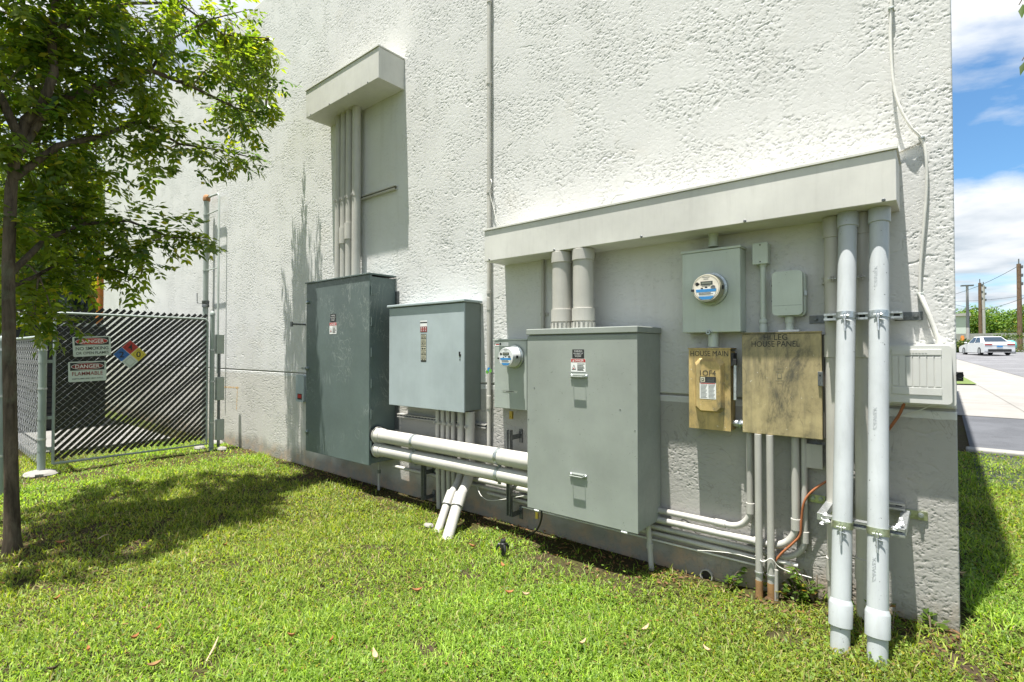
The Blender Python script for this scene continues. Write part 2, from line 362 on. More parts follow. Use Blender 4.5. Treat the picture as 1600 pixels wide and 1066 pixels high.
    def build(s, name, parent=None, bevel=0., sharp=40):
        me = bpy.data.meshes.new(name); me.from_pydata(s.v, [], s.f)
        for m in s.mats: me.materials.append(m)
        me.polygons.foreach_set('material_index', s.mi); me.polygons.foreach_set('use_smooth', s.sm); me.update()
        if any(s.sm): me.set_sharp_from_angle(angle=R(sharp))
        o = bpy.data.objects.new(name, me); COL.objects.link(o)
        if parent is not None:
            o.parent = parent
            w = parent; loc = Vector((0, 0, 0))
            while w is not None: loc += w.location; w = w.parent
            o.location = -loc
        if bevel:
            b = o.modifiers.new('bevel', 'BEVEL'); b.width = bevel; b.segments = 2; b.limit_method = 'ANGLE'; b.angle_limit = R(50); b.harden_normals = False
        return o
def tag(o, label, cat, group=None):
    o['label'] = label; o['category'] = cat
    if group: o['group'] = group
    return o
def thing(name, loc, label, cat, group=None):
    o = bpy.data.objects.new(name, None); o.empty_display_size = .1; o.location = tuple(map(float, loc)); COL.objects.link(o)
    return tag(o, label, cat, group)
def struct(o, kind='structure'): o['kind'] = kind; return o
def sub(mb, name, parent, bevel=0.): return mb.build(name, parent, bevel)
def arc(c, a, b, r, n=8, t0=0., t1=90.):     # quarter bend points round centre c in the plane of unit vectors a, b
    c, a, b = map(np.asarray, (c, a, b))
    return [c+r*(math.cos(R(t0+(t1-t0)*i/n))*a+math.sin(R(t0+(t1-t0)*i/n))*b) for i in range(n+1)]
# ------------------------------------------------------------------ ground, roads, kerbs
def grid_sheet(name, xs, ys, zf, mat, kind='structure'):
    xs, ys = np.asarray(xs, float), np.asarray(ys, float); nx, ny = len(xs), len(ys)
    XX, YY = np.meshgrid(xs, ys); ZZ = zf(XX, YY); v = np.stack([XX, YY, ZZ], -1).reshape(-1, 3)
    i = np.arange(ny-1)[:, None]*nx+np.arange(nx-1)[None]; f = np.stack([i, i+1, i+nx+1, i+nx], -1).reshape(-1, 4)
    me = bpy.data.meshes.new(name); me.from_pydata(v.tolist(), [], f.tolist()); me.materials.append(mat)
    me.polygons.foreach_set('use_smooth', [True]*len(me.polygons)); me.update()
    o = bpy.data.objects.new(name, me); COL.objects.link(o); o['kind'] = kind; return o
def wob(x, y): return .012*np.sin(3.1*x+1.3*np.sin(2.3*y))+.010*np.sin(4.7*y+x*1.9)+.006*np.sin(9*x-7*y)
def ground_z(x, y):
    near = sstep(14, 9, np.hypot(x, y))*sstep(3.7, 2.8, y)
    return gz(x, y) + wob(x, y)*near*sstep(0, -.25, np.where(x < .1, y, -1)) - .004
xs = np.concatenate([[-900, -400, -200, -100, -60, -40, -28, -20], np.arange(-16, 3.01, .12), [3.5, 4.5, 6, 8, 12, 20, 35, 60, 100, 200, 400, 900]])
ys = np.concatenate([[-900, -400, -200, -100, -50, -30, -18, -12, -9, -7, -6], np.arange(-5, 4.6, .12), [5, 6, 8, 11, 15, 20, 28, 40, 55, 74.9, 75, 110, 200, 400, 900]])
grid_sheet('ground', xs, ys, ground_z, GROUND)
def sheet(name, poly, lift, mat, kind='structure'):
    """a paved sheet draped on the terrain: polygon in plan, cut at the terrain's change of slope"""
    bm_v = [(x, y, float(gz(x, y))+lift) for x, y in poly]
    mb = MB(); mb.add(bm_v, [tuple(range(len(bm_v)))], mat); o = mb.build(name); o['kind'] = kind; return o
# drive lane beside the building, concrete apron, lot beyond
yk = float(T(1500, 703)[1]); ya = float(T(1500, 653)[1])
p_ap = [T(1500, 563), T(1600, 590.5)]
grid_sheet('drive_lane', [.3, 1, 2, 4, 8, 20], [yk+.1, 4, 5, 6, 7, ya+.3], lambda x, y: gz(x, y)+.012, ASPH)
def T2(u, v): return tuple(T(u, v)[:2])
xa = T2(1500, 652)[0]
A1, A2 = T2(1499, 563), T2(1600, 590.5)
dx = np.array(A2)-np.array(A1); A0 = np.array(A1)-dx*.35; A3 = np.array(A2)+dx*6
sheet('concrete_apron', [(-1.5, ya+.3), (14, ya+.3), (14, 14), tuple(A2), tuple(A1), tuple(A0)], .02, CONC)
B1, B2 = T2(1499, 589), T2(1526, 603); B3 = T2(1499, 604)
far_y = float(T(1540, 552.5)[1])
sheet('parking_lot', [tuple(A0), tuple(A1), tuple(A2), (14, 14.0), (60, 16), (80, far_y+6), (-3, far_y+6), (-3, A0[1])], .030, ASPH2)
mb = MB()
for u0, v0, u1, v1 in ((1499, 550.8, 1512, 551.2), (1560, 551.5, 1600, 553)):
    pass
# expansion joints of the apron (real grooves filled dark)
for (u0, v0), (u1, v1) in (((1528, 603), (1600, 645)), ((1499, 630), (1600, 636))):
    a, b = T(u0, v0), T(u1, v1); d = (b-a)/np.linalg.norm(b-a); n = np.cross(d, Z)*.008
    a = a-d*.0; b = b+d*3; a[2] = gz(a[0], a[1])+.024; b[2] = gz(b[0], b[1])+.024
    mb.quad(a-n, b-n, b+n, a+n, m_simple('joint', (.12, .115, .1), .9) if 'joint' not in MATS else MATS['joint'])
struct(mb.build('expansion_joint'))
# raised kerb between lawn and drive lane, far kerb of the lot
mb = MB(); mb.box(.25, 30, yk-.16, yk+.1, -.2, .10, KERBM); struct(mb.build('kerb', bevel=.02))
mb = MB(); zf = float(gz(4, far_y)); mb.box(-3, 60, far_y+5.9, far_y+6.2, zf-.2, zf+.28, KERBM); struct(mb.build('far_kerb', bevel=.02))
gsl = [T(1499, 588), T(1527, 603.2), T(1499, 604.2)]
mb = MB(); c = MB()
pl = [(-1.2, gsl[2][1]), tuple(gsl[1][:2]), tuple(gsl[0][:2]), (-1.2, gsl[0][1])]
mb.add([(x, y, float(gz(x, y))+.06) for x, y in pl], [(0, 1, 2, 3)], m_simple('far_turf', (.10, .14, .03), .95, 0, .4, 9)); struct(mb.build('grass_island'))

# ------------------------------------------------------------------ the building
XE, XW, ROOF_Z, GROOVE = .06, -17.5, 7.0, 1.176
bld = thing('building', (-8.7, 7, 0), 'tall windowless building with white textured stucco wall above a grey painted base', 'building')
mb = MB(); mb.box(XW, XE-.004, .012, 15, -.5, ROOF_Z-.01, WHITE_STUCCO); mb.build('wall_core', bld)
_gt = np.random.default_rng(5).random((256, 256)).astype(np.float32)*6.2832; _gc, _gs = np.cos(_gt), np.sin(_gt)
def gnoise(x, y, sd=0):
    x = x+sd*17.31; y = y+sd*9.77; xi = np.floor(x).astype(np.int32); yi = np.floor(y).astype(np.int32); fx = (x-xi).astype(np.float32); fy = (y-yi).astype(np.float32)
    u = fx*fx*fx*(fx*(fx*6-15)+10); v = fy*fy*fy*(fy*(fy*6-15)+10)
    def g(i, j): a, b = (xi+i) & 255, (yi+j) & 255; return _gc[a, b]*(fx-i)+_gs[a, b]*(fy-j)
    n0 = g(0, 0); n0 += u*(g(1, 0)-n0); n1 = g(0, 1); n1 += u*(g(1, 1)-n1); return n0+v*(n1-n0)
def fbm(x, y, o, sd): return sum(gnoise(x*2**k, y*2**k, sd+k*3)*.52**k for k in range(o))
def trowelled(x, z, amp=1.):
    """depth (into the wall) of hand-trowelled stucco: torn crevices in clusters between flats"""
    wx = x+.014*gnoise(x*8, z*8, 1)+.004*gnoise(x*40, z*40, 21); wz = z+.014*gnoise(x*8, z*8, 2)+.004*gnoise(x*40, z*40, 22)
    area = sstep(-.30, .16, fbm(x*2.2+z*.5, z*3.0, 5, 3)); area = .22+.78*area
    n1 = fbm(wx*20+wz*6, wz*34, 3, 4); s1 = sstep(.05, .18, gnoise(x*26, z*33, 5)); n2 = fbm(wx*36-wz*7, wz*55, 2, 6); s2 = sstep(.04, .20, gnoise(x*38, z*45, 7))
    n3 = fbm(wx*44, wz*62, 2, 14); c = np.maximum(np.maximum(np.exp(-(n1/.062)**2)*s1, np.exp(-(n2/.10)**2)*s2*.75), np.exp(-(n3/.16)**2)*sstep(.08, .22, gnoise(x*27, z*33, 15))*.3)
    lg = np.exp(-(fbm(wx*2.1+wz*1.6, wz*2.6-wx*.9, 3, 8)/.016)**2)*sstep(.16, .34, gnoise(x*3.7, z*4.1, 9))
    pl = sstep(-.06, .08, n1)
    return amp*(.0040*c*area+.0030*lg-.0005*pl*area+.00025*gnoise(x*55, z*70, 11))+.0022*gnoise(x*2.5, z*2.5, 12)
def stucco_face(name, z0, z1, dz, mat):
    xs = [XE]
    while xs[-1] > XW: xs.append(xs[-1]-.0037*(1+.27*(XE-xs[-1])))
    xs = np.array([XE-.0005]+xs[::-1][1:-1][::-1]+[XW])[::-1]; zs = np.concatenate([[z0], np.arange(z0+.003, z1-.003, dz), [z1]]); nx, nz = len(xs), len(zs)
    XX, ZZ = np.meshgrid(xs.astype(np.float32), zs.astype(np.float32)); D_ = trowelled(XX, ZZ).astype(np.float32)
    D_[0] += .006; D_[-1] += .006; D_[:, -1] += .012; D_[:, 0] += .012; D_[:, -2] += .002
    v = np.stack([XX, D_, ZZ], -1).reshape(-1, 3); i = (np.arange(nz-1)[:, None]*nx+np.arange(nx-1)[None]).astype(np.int32); f = np.stack([i, i+1, i+nx+1, i+nx], -1).reshape(-1)
    me = bpy.data.meshes.new(name); me.vertices.add(nx*nz); me.vertices.foreach_set('co', v.ravel()); nf = len(f)//4; me.loops.add(4*nf); me.loops.foreach_set('vertex_index', f)
    me.polygons.add(nf); me.polygons.foreach_set('loop_start', np.arange(nf, dtype=np.int32)*4); me.polygons.foreach_set('loop_total', np.full(nf, 4, np.int32)); me.polygons.foreach_set('use_smooth', np.ones(nf, bool)); me.update(calc_edges=True)
    me.materials.append(mat); o = bpy.data.objects.new(name, me); COL.objects.link(o); o.parent = bld; o.location = -bld.location; print(name, nx, nz); return o
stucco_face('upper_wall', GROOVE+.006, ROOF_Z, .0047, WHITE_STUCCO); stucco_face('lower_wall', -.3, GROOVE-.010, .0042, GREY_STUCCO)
mb = MB(); mb.box(XW+.02, XE-.006, .010, .03, GROOVE-.02, GROOVE+.02, m_simple('groove_shadow_gap', (.3, .29, .26), .9)); mb.build('reveal_joint', bld)
mb = MB(); mb.box(XW+.2, XE-.2, .2, 14.8, ROOF_Z-.35, ROOF_Z+.004, ROOFM); mb.build('roof', bld)

# ------------------------------------------------------------------ sheet metal hoods over the conduits
def hood(name, x0, x1, z0, z1, off, label, screws):
    t = thing(name, ((x0+x1)/2, 0, z0), label, 'conduit hood')
    mb = MB(); mb.box(x0, x1, -off, .001, z0, z1-.012, HOOD); mb.build('panel', t, .004)
    mb = MB(); mb.box(x0-.008, x1+.008, -off-.010, .001, z1-.011, z1+.006, HOOD); mb.build('top_flange', t, .002)
    for x in screws:
        mb = MB(); mb.lathe([(0, .006), (.006, .006), (.009, .003), (.009, -.002)], (x, -off, z0+.012), -Y, GALVDK, 10); mb.build('screw', t)
    return t
OFF1, OFF2 = .345, .28
hood('conduit_hood', -6.15, -4.622, 4.43, 4.78, OFF1, 'small square metal hood high on the wall over four slim conduits', (-6.03, -5.6, -5.2, -4.82))
hood('conduit_hood', -3.13, -.174, 2.287, 2.570, OFF2, 'long grey metal hood above the meters and big pipes', (-3.07, -2.37, -1.62, -.93, -.23))

# ------------------------------------------------------------------ cabinets
def shadowless_bars(mb, o, ax, ay, x0, x1, ys, h, m):
    for i, y in enumerate(ys): mb.rect(o, ax, ay, x0, x1-(x1-x0)*.25*((i*37) % 10)/10, y, y+h, m)
# tall dark green cabinet
xa0, xa1, za0, za1, oa = -6.08, -4.752, .253, 2.332, .357
A = thing('electrical_cabinet', ((xa0+xa1)/2, -.18, za0), 'tallest cabinet, dark green with scratched door, left of the pale blue one', 'electrical cabinet', 'electrical cabinets on the wall')
mb = MB(); mb.box(xa0+.07, xa1-.012, -oa+.031, -.005, za0+.012, za1-.03, DKGREEN); mb.build('body', A, .004)
mb = MB(); mb.box(xa0, xa1, -oa, -oa+.03, za0, za1-.012, DKGREEN); door = mb.build('door', A, .004)
mb = MB(); mb.box(xa0-.012, xa1+.006, -oa-.014, -.005, za1-.011, za1+.006, DKGREEN); mb.build('top_flange', A, .002)
mb = MB(); mb.box(xa0+.10, xa1+.055, -.0045, -.001, za0+.35, za1-.17, GALVDK); mb.build('back_plate', A)
for k in range(6):
    z = za1-.19-k*.335
    mb = MB(); mb.tube([(xa1+.012, -oa+.02, z-.05), (xa1+.012, -oa+.02, z+.05)], .008, DKGREEN, 10); mb.box(xa1-.012, xa1+.004, -oa+.032, -oa+.07, z-.04, z+.04, DKGREEN); mb.build('hinge', A)
for z in (2.09, 1.27, .49):
    big = abs(z-1.27) < .1
    mb = MB(); mb.lathe([(0, .03), (.018, .03), (.022, .018), (.022, 0)], (xa0+.045, -oa, z), -Y, STRAP, 14)
    if big: mb.box(xa0-.03, xa0+.055, -oa-.045, -oa-.03, z-.012, z+.014, STRAP)
    mb.build('latch', A, .001)
def safety_label(x, y, z, w, parent, h1, h2, name='warning_label'):
    """black warning strip over a red and white danger label, on a face looking to -Y"""
    o = np.array([x, y-.0015, z]); mb = MB()
    mb.rect(o, X, Z, -w*.40, w*.40, 0, h1, INK); mb.text('WARNING', o+[0, -.0006, h1*.82], X, Z, w*.55, h1*.17, WHITEV)
    for q, ww in ((.58, .66), (.40, .46), (.24, .42)): mb.text('DISCONNECT POWER BEFORE OPENING'[:int(16*ww+3)], o+[0, -.0006, h1*q], X, Z, w*ww, h1*.12, WHITEV)
    mb.rect(o, X, Z, -w/2, w/2, -h2, -.001, WHITEV); mb.rect(o+[0, -.0006, 0], X, Z, -w/2+.002, w/2-.002, -h2*.27, -.003, RED)
    mb.text('DANGER', o+[w*.07, -.0012, -h2*.145], X, Z, w*.6, h2*.17, WHITEV, bold=.01)
    mb.add([o+[-w*.38, -.0012, -h2*.24], o+[-w*.28, -.0012, -h2*.24], o+[-w*.33, -.0012, -h2*.06]], [(0, 1, 2)], WHITEV)
    a, b, c = o+[-w*.44, -.0006, -h2*.85], o+[-w*.14, -.0006, -h2*.85], o+[-w*.29, -.0006, -h2*.45]
    mb.add([a, b, c], [(0, 1, 2)], INK); g = (a+b+c)/3
    mb.add([g+(p-g)*.68+[0, -.0005, 0] for p in (a, b, c)], [(0, 1, 2)], WHITEV); mb.disk(g+[0, -.001, -h2*.03], X, Z, h2*.06, RED, 10)
    shadowless_bars(mb, o+[0, -.0006, 0], X, Z, -w*.06, w*.44, [-h2*q for q in (.42, .54, .64, .73, .82, .9)], h2*.045, INK)
    return mb.build(name, parent)
p = W(520.5, 504, oa); safety_label(p[0], -oa, p[2], .15, A, .10, .135)

# pale blue grey cabinet
xb0, xb1, zb0, zb1, ob = -4.565, -3.428, .912, 1.93, .236
B = thing('electrical_cabinet', ((xb0+xb1)/2, -.12, zb0), 'pale blue grey cabinet with one vertical label strip, between dark green and sage ones', 'electrical cabinet', 'electrical cabinets on the wall')
mb = MB(); mb.box(xb0+.015, xb1-.004, -ob+.019, -.004, zb0+.012, zb1+.02, DKGREEN.copy() if 0 else MIDGREEN); mb.build('body', B, .004)
mb = MB(); mb.box(xb0, xb1, -ob, -ob+.018, zb0, zb1+.012, PALEBLUE); mb.build('door', B, .005)
mb = MB(); mb.box(xb0-.02, xb1+.02, -ob-.019, -.004, zb1+.021, zb1+.047, PALEBLUE); mb.build('top_cap', B, .006)
p = W(662, 535, ob); o = np.array([p[0], -ob-.0012, p[2]]); mb = MB()
w = .052; zt = WZ(662, 501, ob)-p[2]; zb_ = WZ(662, 565.5, ob)-p[2]; H_ = zt-zb_
mb.rect(o, X, Z, -w, w, zt-.115, zt, WHITEV); mb.rect(o+[0, -.0006, 0], X, Z, -w, w, zt-.026, zt-.014, INK); mb.rect(o+[0, -.0006, 0], X, Z, -w, w, zt-.115, zt-.06, DKRED)
for k in range(3): mb.rect(o+[0, -.0012, 0], X, Z, -w+.010+k*.033, -w+.024+k*.033, zt-.106, zt-.068, WHITEV); mb.rect(o+[0, -.0018, 0], X, Z, -w+.013+k*.033, -w+.021+k*.033, zt-.1, zt-.075, RED)
w = .042; mb.rect(o, X, Z, -w, w, zb_, zt-.135, INK)
yy = zt-.142; k = 0
while yy > zb_+.014:
    h = (.022, .012, .03, .016, .02, .034)[k % 6]; gap = (.004, .006, .004)[k % 3]
    if yy-h < zb_+.006: break
    mb.rect(o+[0, -.0006, 0], X, Z, -w+.006, w-.006, yy-h, yy, LABELTAN)
    if k % 2 == 0: shadowless_bars(mb, o+[0, -.0012, 0], X, Z, -w+.012, w-.012, np.arange(yy-h+.004, yy-.003, .006), .002, INK)
    else: mb.rect(o+[0, -.0012, 0], X, Z, -w+.014, -.002, yy-h*.75, yy-h*.25, INK); mb.rect(o+[0, -.0012, 0], X, Z, .006, w-.012, yy-h*.7, yy-h*.3, INK)
    yy -= h+gap; k += 1
mb.build('label_strip', B)
p = W(718.7, 555, ob); mb = MB(); mb.lathe([(0, .004), (.013, .004), (.016, 0)], (p[0], -ob, p[2]), -Y, BLACK, 14); mb.box(p[0]-.005, p[0]+.005, -ob-.012, -ob-.0005, p[2]+.006, p[2]+.032, BLACK); mb.build('lock', B); mb = MB(); mb.lathe([(0, .002), (.006, .002), (.007, 0)], (p[0], -ob, p[2]-.045), -Y, BLACK, 10); mb.build('rivet', B)

# sage cabinet with two lift handles
xd0, xd1, zd0, zd1, od = -2.555, -1.599, .245, 1.66, .394
Dc = thing('electrical_cabinet', ((xd0+xd1)/2, -.2, zd0), 'largest sage grey cabinet with two lift handles, under two fat white pipes', 'electrical cabinet', 'electrical cabinets on the wall')
mb = MB(); mb.box(xd0+.006, xd1-.004, -od+.013, -.012, zd0+.008, zd1-.042, SAGE); mb.build('body', Dc, .004)
mb = MB(); mb.box(xd0, xd1, -od, -od+.012, zd0, zd1-.052, SAGE); mb.build('front_cover', Dc, .004)
mb = MB(); mb.box(xd0-.004, xd1+.006, -od-.010, -.012, zd1-.041, zd1+.004, SAGE); mb.build('top_cap', Dc, .005)
def lift_handle(x, z, parent):
    mb = MB(); y = -od
    mb.box(x-.072, x+.072, y-.007, y-.0005, z-.014, z+.016, SAGE)                      # back strap with ears
    mb.box(x-.050, x+.050, y-.016, y-.0075, z+.002, z+.012, SAGE)
    mb.box(x-.0545, x-.0505, y-.044, y-.0005, z-.006, z+.002, SAGE); mb.box(x+.0505, x+.0545, y-.044, y-.0005, z-.006, z+.002, SAGE)
    mb.box(x-.050, x+.050, y-.044, y-.033, z-.005, z+.0015, SAGE)
    h = mb.build('handle', parent, .002)
    for s in (-1, 1):
        mb = MB(); mb.lathe([(0, .014), (.007, .014), (.010, .009), (.012, .007)], (x+s*.064, y, z+.002), -Y, STRAP, 12); mb.build('screw', h)
p = W(905, 588, od); lift_handle(p[0], p[2], Dc); zl1 = p[2]
p = W(904, 743, od); lift_handle(p[0], p[2], Dc)
p = W(903.5, 560.5, od); safety_label(p[0], -od, p[2], .128, Dc, .068, .098)
for u, v in ((835, 607), (899, 744)): pass
for u, v in ((835, 606), (826, 655), (992, 673), (969, 640)): q = W(u, v, od); mb = MB(); mb.lathe([(0, .003), (.004, .002), (.005, 0)], (q[0], -od, q[2]), -Y, GALVDK, 8); mb.build('cover_screw', Dc)
for u, v in ((838, 797), (975, 829.5)):
    q = W(u, v, od); mb = MB(); mb.tube([(q[0]-.022, -od+.01, zd0-.008), (q[0]+.022, -od+.01, zd0-.008)], .011, FOAM, 8); mb.build('hasp', Dc)
mb = MB(); q = W(838, 808, od); mb.box(q[0]-.012, q[0]+.012, -od+.002, -od+.016, zd0-.075, zd0-.022, m_simple('brass', (.45, .33, .08), .35, .8)); mb.tube([(q[0]-.008, -od+.009, zd0-.024), (q[0]-.008, -od+.009, zd0-.006), (q[0]+.008, -od+.009, zd0-.006), (q[0]+.008, -od+.009, zd0-.024)], .0025, GALV, 8)
tag(mb.build('padlock', None, .002), 'small brass padlock hanging below the lower left edge of the sage cabinet', 'padlock', 'brass padlocks'); q0 = q

# ------------------------------------------------------------------ meters
def meter(root, x, y, z, r, ln, face, side, sticker):
    m = MB(); m.lathe([(r*.6, 0), (r*1.16, 0), (r*1.18, .006), (r*1.16, .02), (r*1.02, .024), (r*1.0, .03)], (x, y, z), -Y, STRAP, 40); m.build('meter_ring', root)
    m = MB(); m.lathe([(r, .02), (r, ln*.35), (r*.97, ln*.42), (r*.955, ln*.95), (r*.93, ln), (r*.86, ln+.002)], (x, y, z), -Y, side, 40); cyl = m.build('meter_cover', root)
    m = MB(); o = np.array([x, y-ln-.001, z]); m.disk(o, X, Z, r*.93, face, 40)
    e = np.array([0, -.0008, 0])
    m.rect(o+e, X, Z, -r*.38, r*.45, r*.20, r*.46, LCD); m.rect(o+2*e, X, Z, -r*.30, r*.36, r*.27, r*.40, m_simple('lcd_glass', (.16, .17, .13), .15) if 'lcd_glass' not in MATS else MATS['lcd_glass'])
    m.disk(o+e, np.array([1, 0, 0]), Z, r*.10, INK, 14); m.disk(o+e+[-r*.62, 0, r*.30], X, Z, r*.13, INK, 14); m.rect(o+e, X, Z, -r*.60, -r*.44, r*.25, r*.34, INK)
    for yy, ww in ((.72, .5), (.60, .32), (.12, .6)): m.rect(o+e, X, Z, -r*ww/2, r*ww/2, r*yy, r*yy+r*.035, GALVDK)
    # blue and white sticker on the lower half
    def band(z0, z1, mat):
        pts = []; n = 10
        for i in range(n+1): q = z0+(z1-z0)*i/n; pts.append((math.sqrt(max(0, (r*.88)**2-q*q))*.80, q))
        m.add([o+2*e+[-a, 0, b] for a, b in pts]+[o+2*e+[a, 0, b] for a, b in pts[::-1]], [tuple(range(2*n+2))], mat)
    band(-r*.83, -r*.02, WHITEV); e = e*1.5; band(-r*.28, -r*.08, sticker); band(-r*.8, -r*.58, sticker)
    m.text('SMART METER', o+e*3+[0, 0, -r*.43], X, Z, r*.9, r*.10, INK) if 0 else shadowless_bars(m, o+e*3, X, Z, -r*.5, r*.5, [-r*.45, -r*.38], r*.05, GALVDK)
    m.add([o+e*3+[r*q, 0, r*s_] for q, s_ in ((.3, -.02), (.36, .10), (.5, .16), (.62, .10), (.66, -.06))], [(0, 1, 2, 3, 4)], GALVDK)
    m.rect(o+e*2, X, Z, -r*.36, -r*.2, -r*.06, r*.02, INK)
    m.build('dial_face', root)
    m = MB(); m.box(x+r*.9, x+r*1.05, y-ln*.7, y-ln*.55, z-.012, z+.014, BLACK); m.build('seal_tab', root); m = MB(); m.box(x-r*1.02, x-r*.82, y-ln-.008, y-ln+.02, z-r*.2, z-r*.05, BLACK); m.build('seal_tab', root)
# narrow meter socket beside the sage cabinet
C_ = thing('meter_socket', (-2.97, -.06, .972), 'narrow grey meter socket with white round meter, left of the sage cabinet', 'electric meter', 'electric meters')
mb = MB(); mb.box(-3.155, -2.775, -.12, -.004, .972, 1.583, METERGREY); mb.build('socket_box', C_, .006)
mb = MB(); mb.box(-3.165, -2.765, -.128, -.004, 1.584, 1.597, METERGREY); mb.build('top_flange', C_, .002)
q = W(796, 558, .2); meter(C_, q[0], -.12, q[2], .088, .13, METERWHITE, METERWHITE, STICKBLUE)
mb = MB(); q = W(797, 612, .12); mb.rect((q[0], -.1212, q[2]), X, Z, -.085, .085, -.010, .010, GALV); mb.rect((q[0], -.1216, q[2]), X, Z, -.05, .05, -.004, .004, GALVDK); mb.build('name_plate', C_)
mb = MB(); q = W(780, 537, .12); mb.rect((q[0]+.02, -.1212, q[2]-.006), X, Z, -.07, .09, -.016, .018, WHITEV); mb.disk((q[0]+.015, -.1216, q[2]-.004), X, Z, .011, INK, 12); mb.rect((q[0]+.02, -.1216, q[2]-.006), X, Z, -.06, -.02, -.006, .003, RED); mb.build('sticker', C_)
mb = MB(); q = W(768, 578, .26)
for k in range(3): mb.disk((q[0]-.05+.022*k, -.262-.004*k, q[2]-.02+.012*((k*2) % 3)), X, Z, .018, GREENINK if k != 1 else STICKBLUE, 10)
mb.build('tamper_tag', C_)
mb = MB(); q = W(797, 648, .1); mb.box(q[0]-.016, q[0]+.016, -.095, -.07, q[2]-.04, q[2]+.03, MATS['brass']); mb.tube([(q[0]-.009, -.083, q[2]+.028), (q[0]-.009, -.083, q[2]+.055), (q[0]+.009, -.083, q[2]+.055), (q[0]+.009, -.083, q[2]+.028)], .003, GALV, 8)
tag(mb.build('padlock', None, .002), 'small brass padlock hanging under the narrow meter socket', 'padlock', 'brass padlocks')
# house meter box
E_ = thing('meter_socket', (-1.2, -.07, 1.615), 'square sage meter box with tan-faced round meter under the long hood', 'electric meter', 'electric meters')
mb = MB(); mb.box(-1.386, -1.001, -.135, -.004, 1.617, 2.165, PALESAGE); mb.build('socket_box', E_, .006)
mb = MB(); mb.box(-1.391, -.996, -.142, -.004, 2.166, 2.182, PALESAGE); mb.build('top_flange', E_, .003)
q = W(1107, 451, .19); meter(E_, q[0], -.135, q[2], .095, .10, METERFACE, METERSIDE, STICKBLUE)
mb = MB(); q = W(1108, 522, .13); mb.lathe([(.006, .02), (.014, .02), (.016, .012), (.016, -.006)], (q[0], -.135, q[2]+.01), -Y, STRAP, 14); mb.build('hasp', E_)
# small hub above and below the meter box
for (u, va, vb, off, lab) in ((1114.5, 362, 386, .085, 'short stub of sage pipe between the long hood and the meter box'), (1114.5, 520, 538, .085, 'short sage pipe nipple between the square meter box and the tan switch')):
    q = W(u, va, off); r_ = W(u, vb, off); mb = MB(); x = q[0]
    z0, z1 = (r_[2], 2.288) if va < 400 else (1.500, 1.616)
    mb.lathe([(.034, z0), (.034, z0+.012), (.030, z0+.014), (.030, z1-.016), (.034, z1-.015), (.034, z1)] if va < 400 else [(.034, z0+.02), (.034, z1)], (x, -off, 0), Z, PALESAGE, 20)
    tag(mb.build('pipe_nipple'), lab, 'pipe', 'short pipe nipples')

# ------------------------------------------------------------------ tan safety switch and house panel
F_ = thing('safety_switch', (-1.21, -.06, .96), 'narrow tarnished tan safety switch lettered HOUSE MAIN', 'safety switch')
mb = MB(); mb.box(-1.345, -1.074, -.105, -.004, .966, 1.492, TAN); mb.build('body', F_, .004)
mb = MB(); x0, x1, z0, z1 = -1.348, -1.071, .963, 1.505
mb.box(x0, x1, -.120, -.106, z0, z1, TAN); mb.box(x0-.004, x1+.004, -.126, -.004, z1+.0005, z1+.008, TAN)
# raised pressed boss on the door
bx0, bx1, bz0, bz1 = WX(1086, .12), WX(1132, .12), WZ(1108, 644, .12), WZ(1108, 560, .12)
def rr(x0, x1, z0, z1, c): return [(x0+c, z0), (x1-c, z0), (x1, z0+c), (x1, z1-c), (x1-c, z1), (x0+c, z1), (x0, z1-c), (x0, z0+c)]
lo = rr(bx0, bx1, bz0, bz1, .03); hi = rr(bx0+.018, bx1-.018, bz0+.012, bz1-.022, .028)
mb.add([(a, -.1201, b) for a, b in lo]+[(a, -.150, b) for a, b in hi], [(i, (i+1) % 8, 8+(i+1) % 8, 8+i) for i in range(8)]+[tuple(range(8, 16))], TAN)
mb.text('HOUSE MAIN', ((x0+x1)/2, -.1212, WZ(1108, 552.5, .12)), X, Z, .252, .036, WORN)
q = W(1106, 583, .15); mb.text('1OF4', (q[0], -.1512, q[2]), X, Z, .105, .036, WORN); mb.build('door', F_, .003)
mb = MB(); q = W(1106, 606, .15); o = np.array([q[0], -.1512, q[2]]); mb.rect(o, X, Z, -.054, .054, -.075, .074, WHITEV); mb.rect(o+[0, -.0006, 0], X, Z, -.054, .054, .034, .074, INK)
mb.rect(o+[0, -.0012, 0], X, Z, -.048, -.018, .038, .070, LABELTAN); mb.rect(o+[0, -.0018, 0], X, Z, -.041, -.025, .045, .063, INK); mb.rect(o+[0, -.0024, 0], X, Z, -.037, -.029, .049, .059, LABELTAN)
for zz in (.064, .056, .048, .041): mb.rect(o+[0, -.0012, 0], X, Z, -.008, .042, zz, zz+.003, GALVDK)
mb.rect(o+[0, -.0006, 0], X, Z, -.05, .05, .026, .031, RED)
for cx_ in (-.048, .004): shadowless_bars(mb, o+[0, -.0006, 0], X, Z, cx_, cx_+.044, np.arange(-.068, .02, .0085), .0028, GALVDK)
mb.build('rating_label', F_)
mb = MB(); mb.box(-1.070, -1.052, -.115, -.04, 1.395, 1.478, BLACK); mb.prism([(0, 0), (.016, 0), (.022, .09), (.03, .24), (.014, .245), (.004, .1)], (-1.052, -.118, 1.17), -Y*-.6-Z*0, Z, X*.016, GALV); mb.box(-1.052, -1.030, -.13, -.105, 1.40, 1.44, BLACK); mb.build('switch_lever', F_, .002)
G_ = thing('breaker_panel', (-.775, -.06, .965), 'square weathered tan breaker panel lettered HI LEG HOUSE PANEL', 'breaker panel')
mb = MB(); mb.box(-.994, -.536, -.104, -.004, .972, 1.592, DARKTIN); mb.build('body', G_, .004)
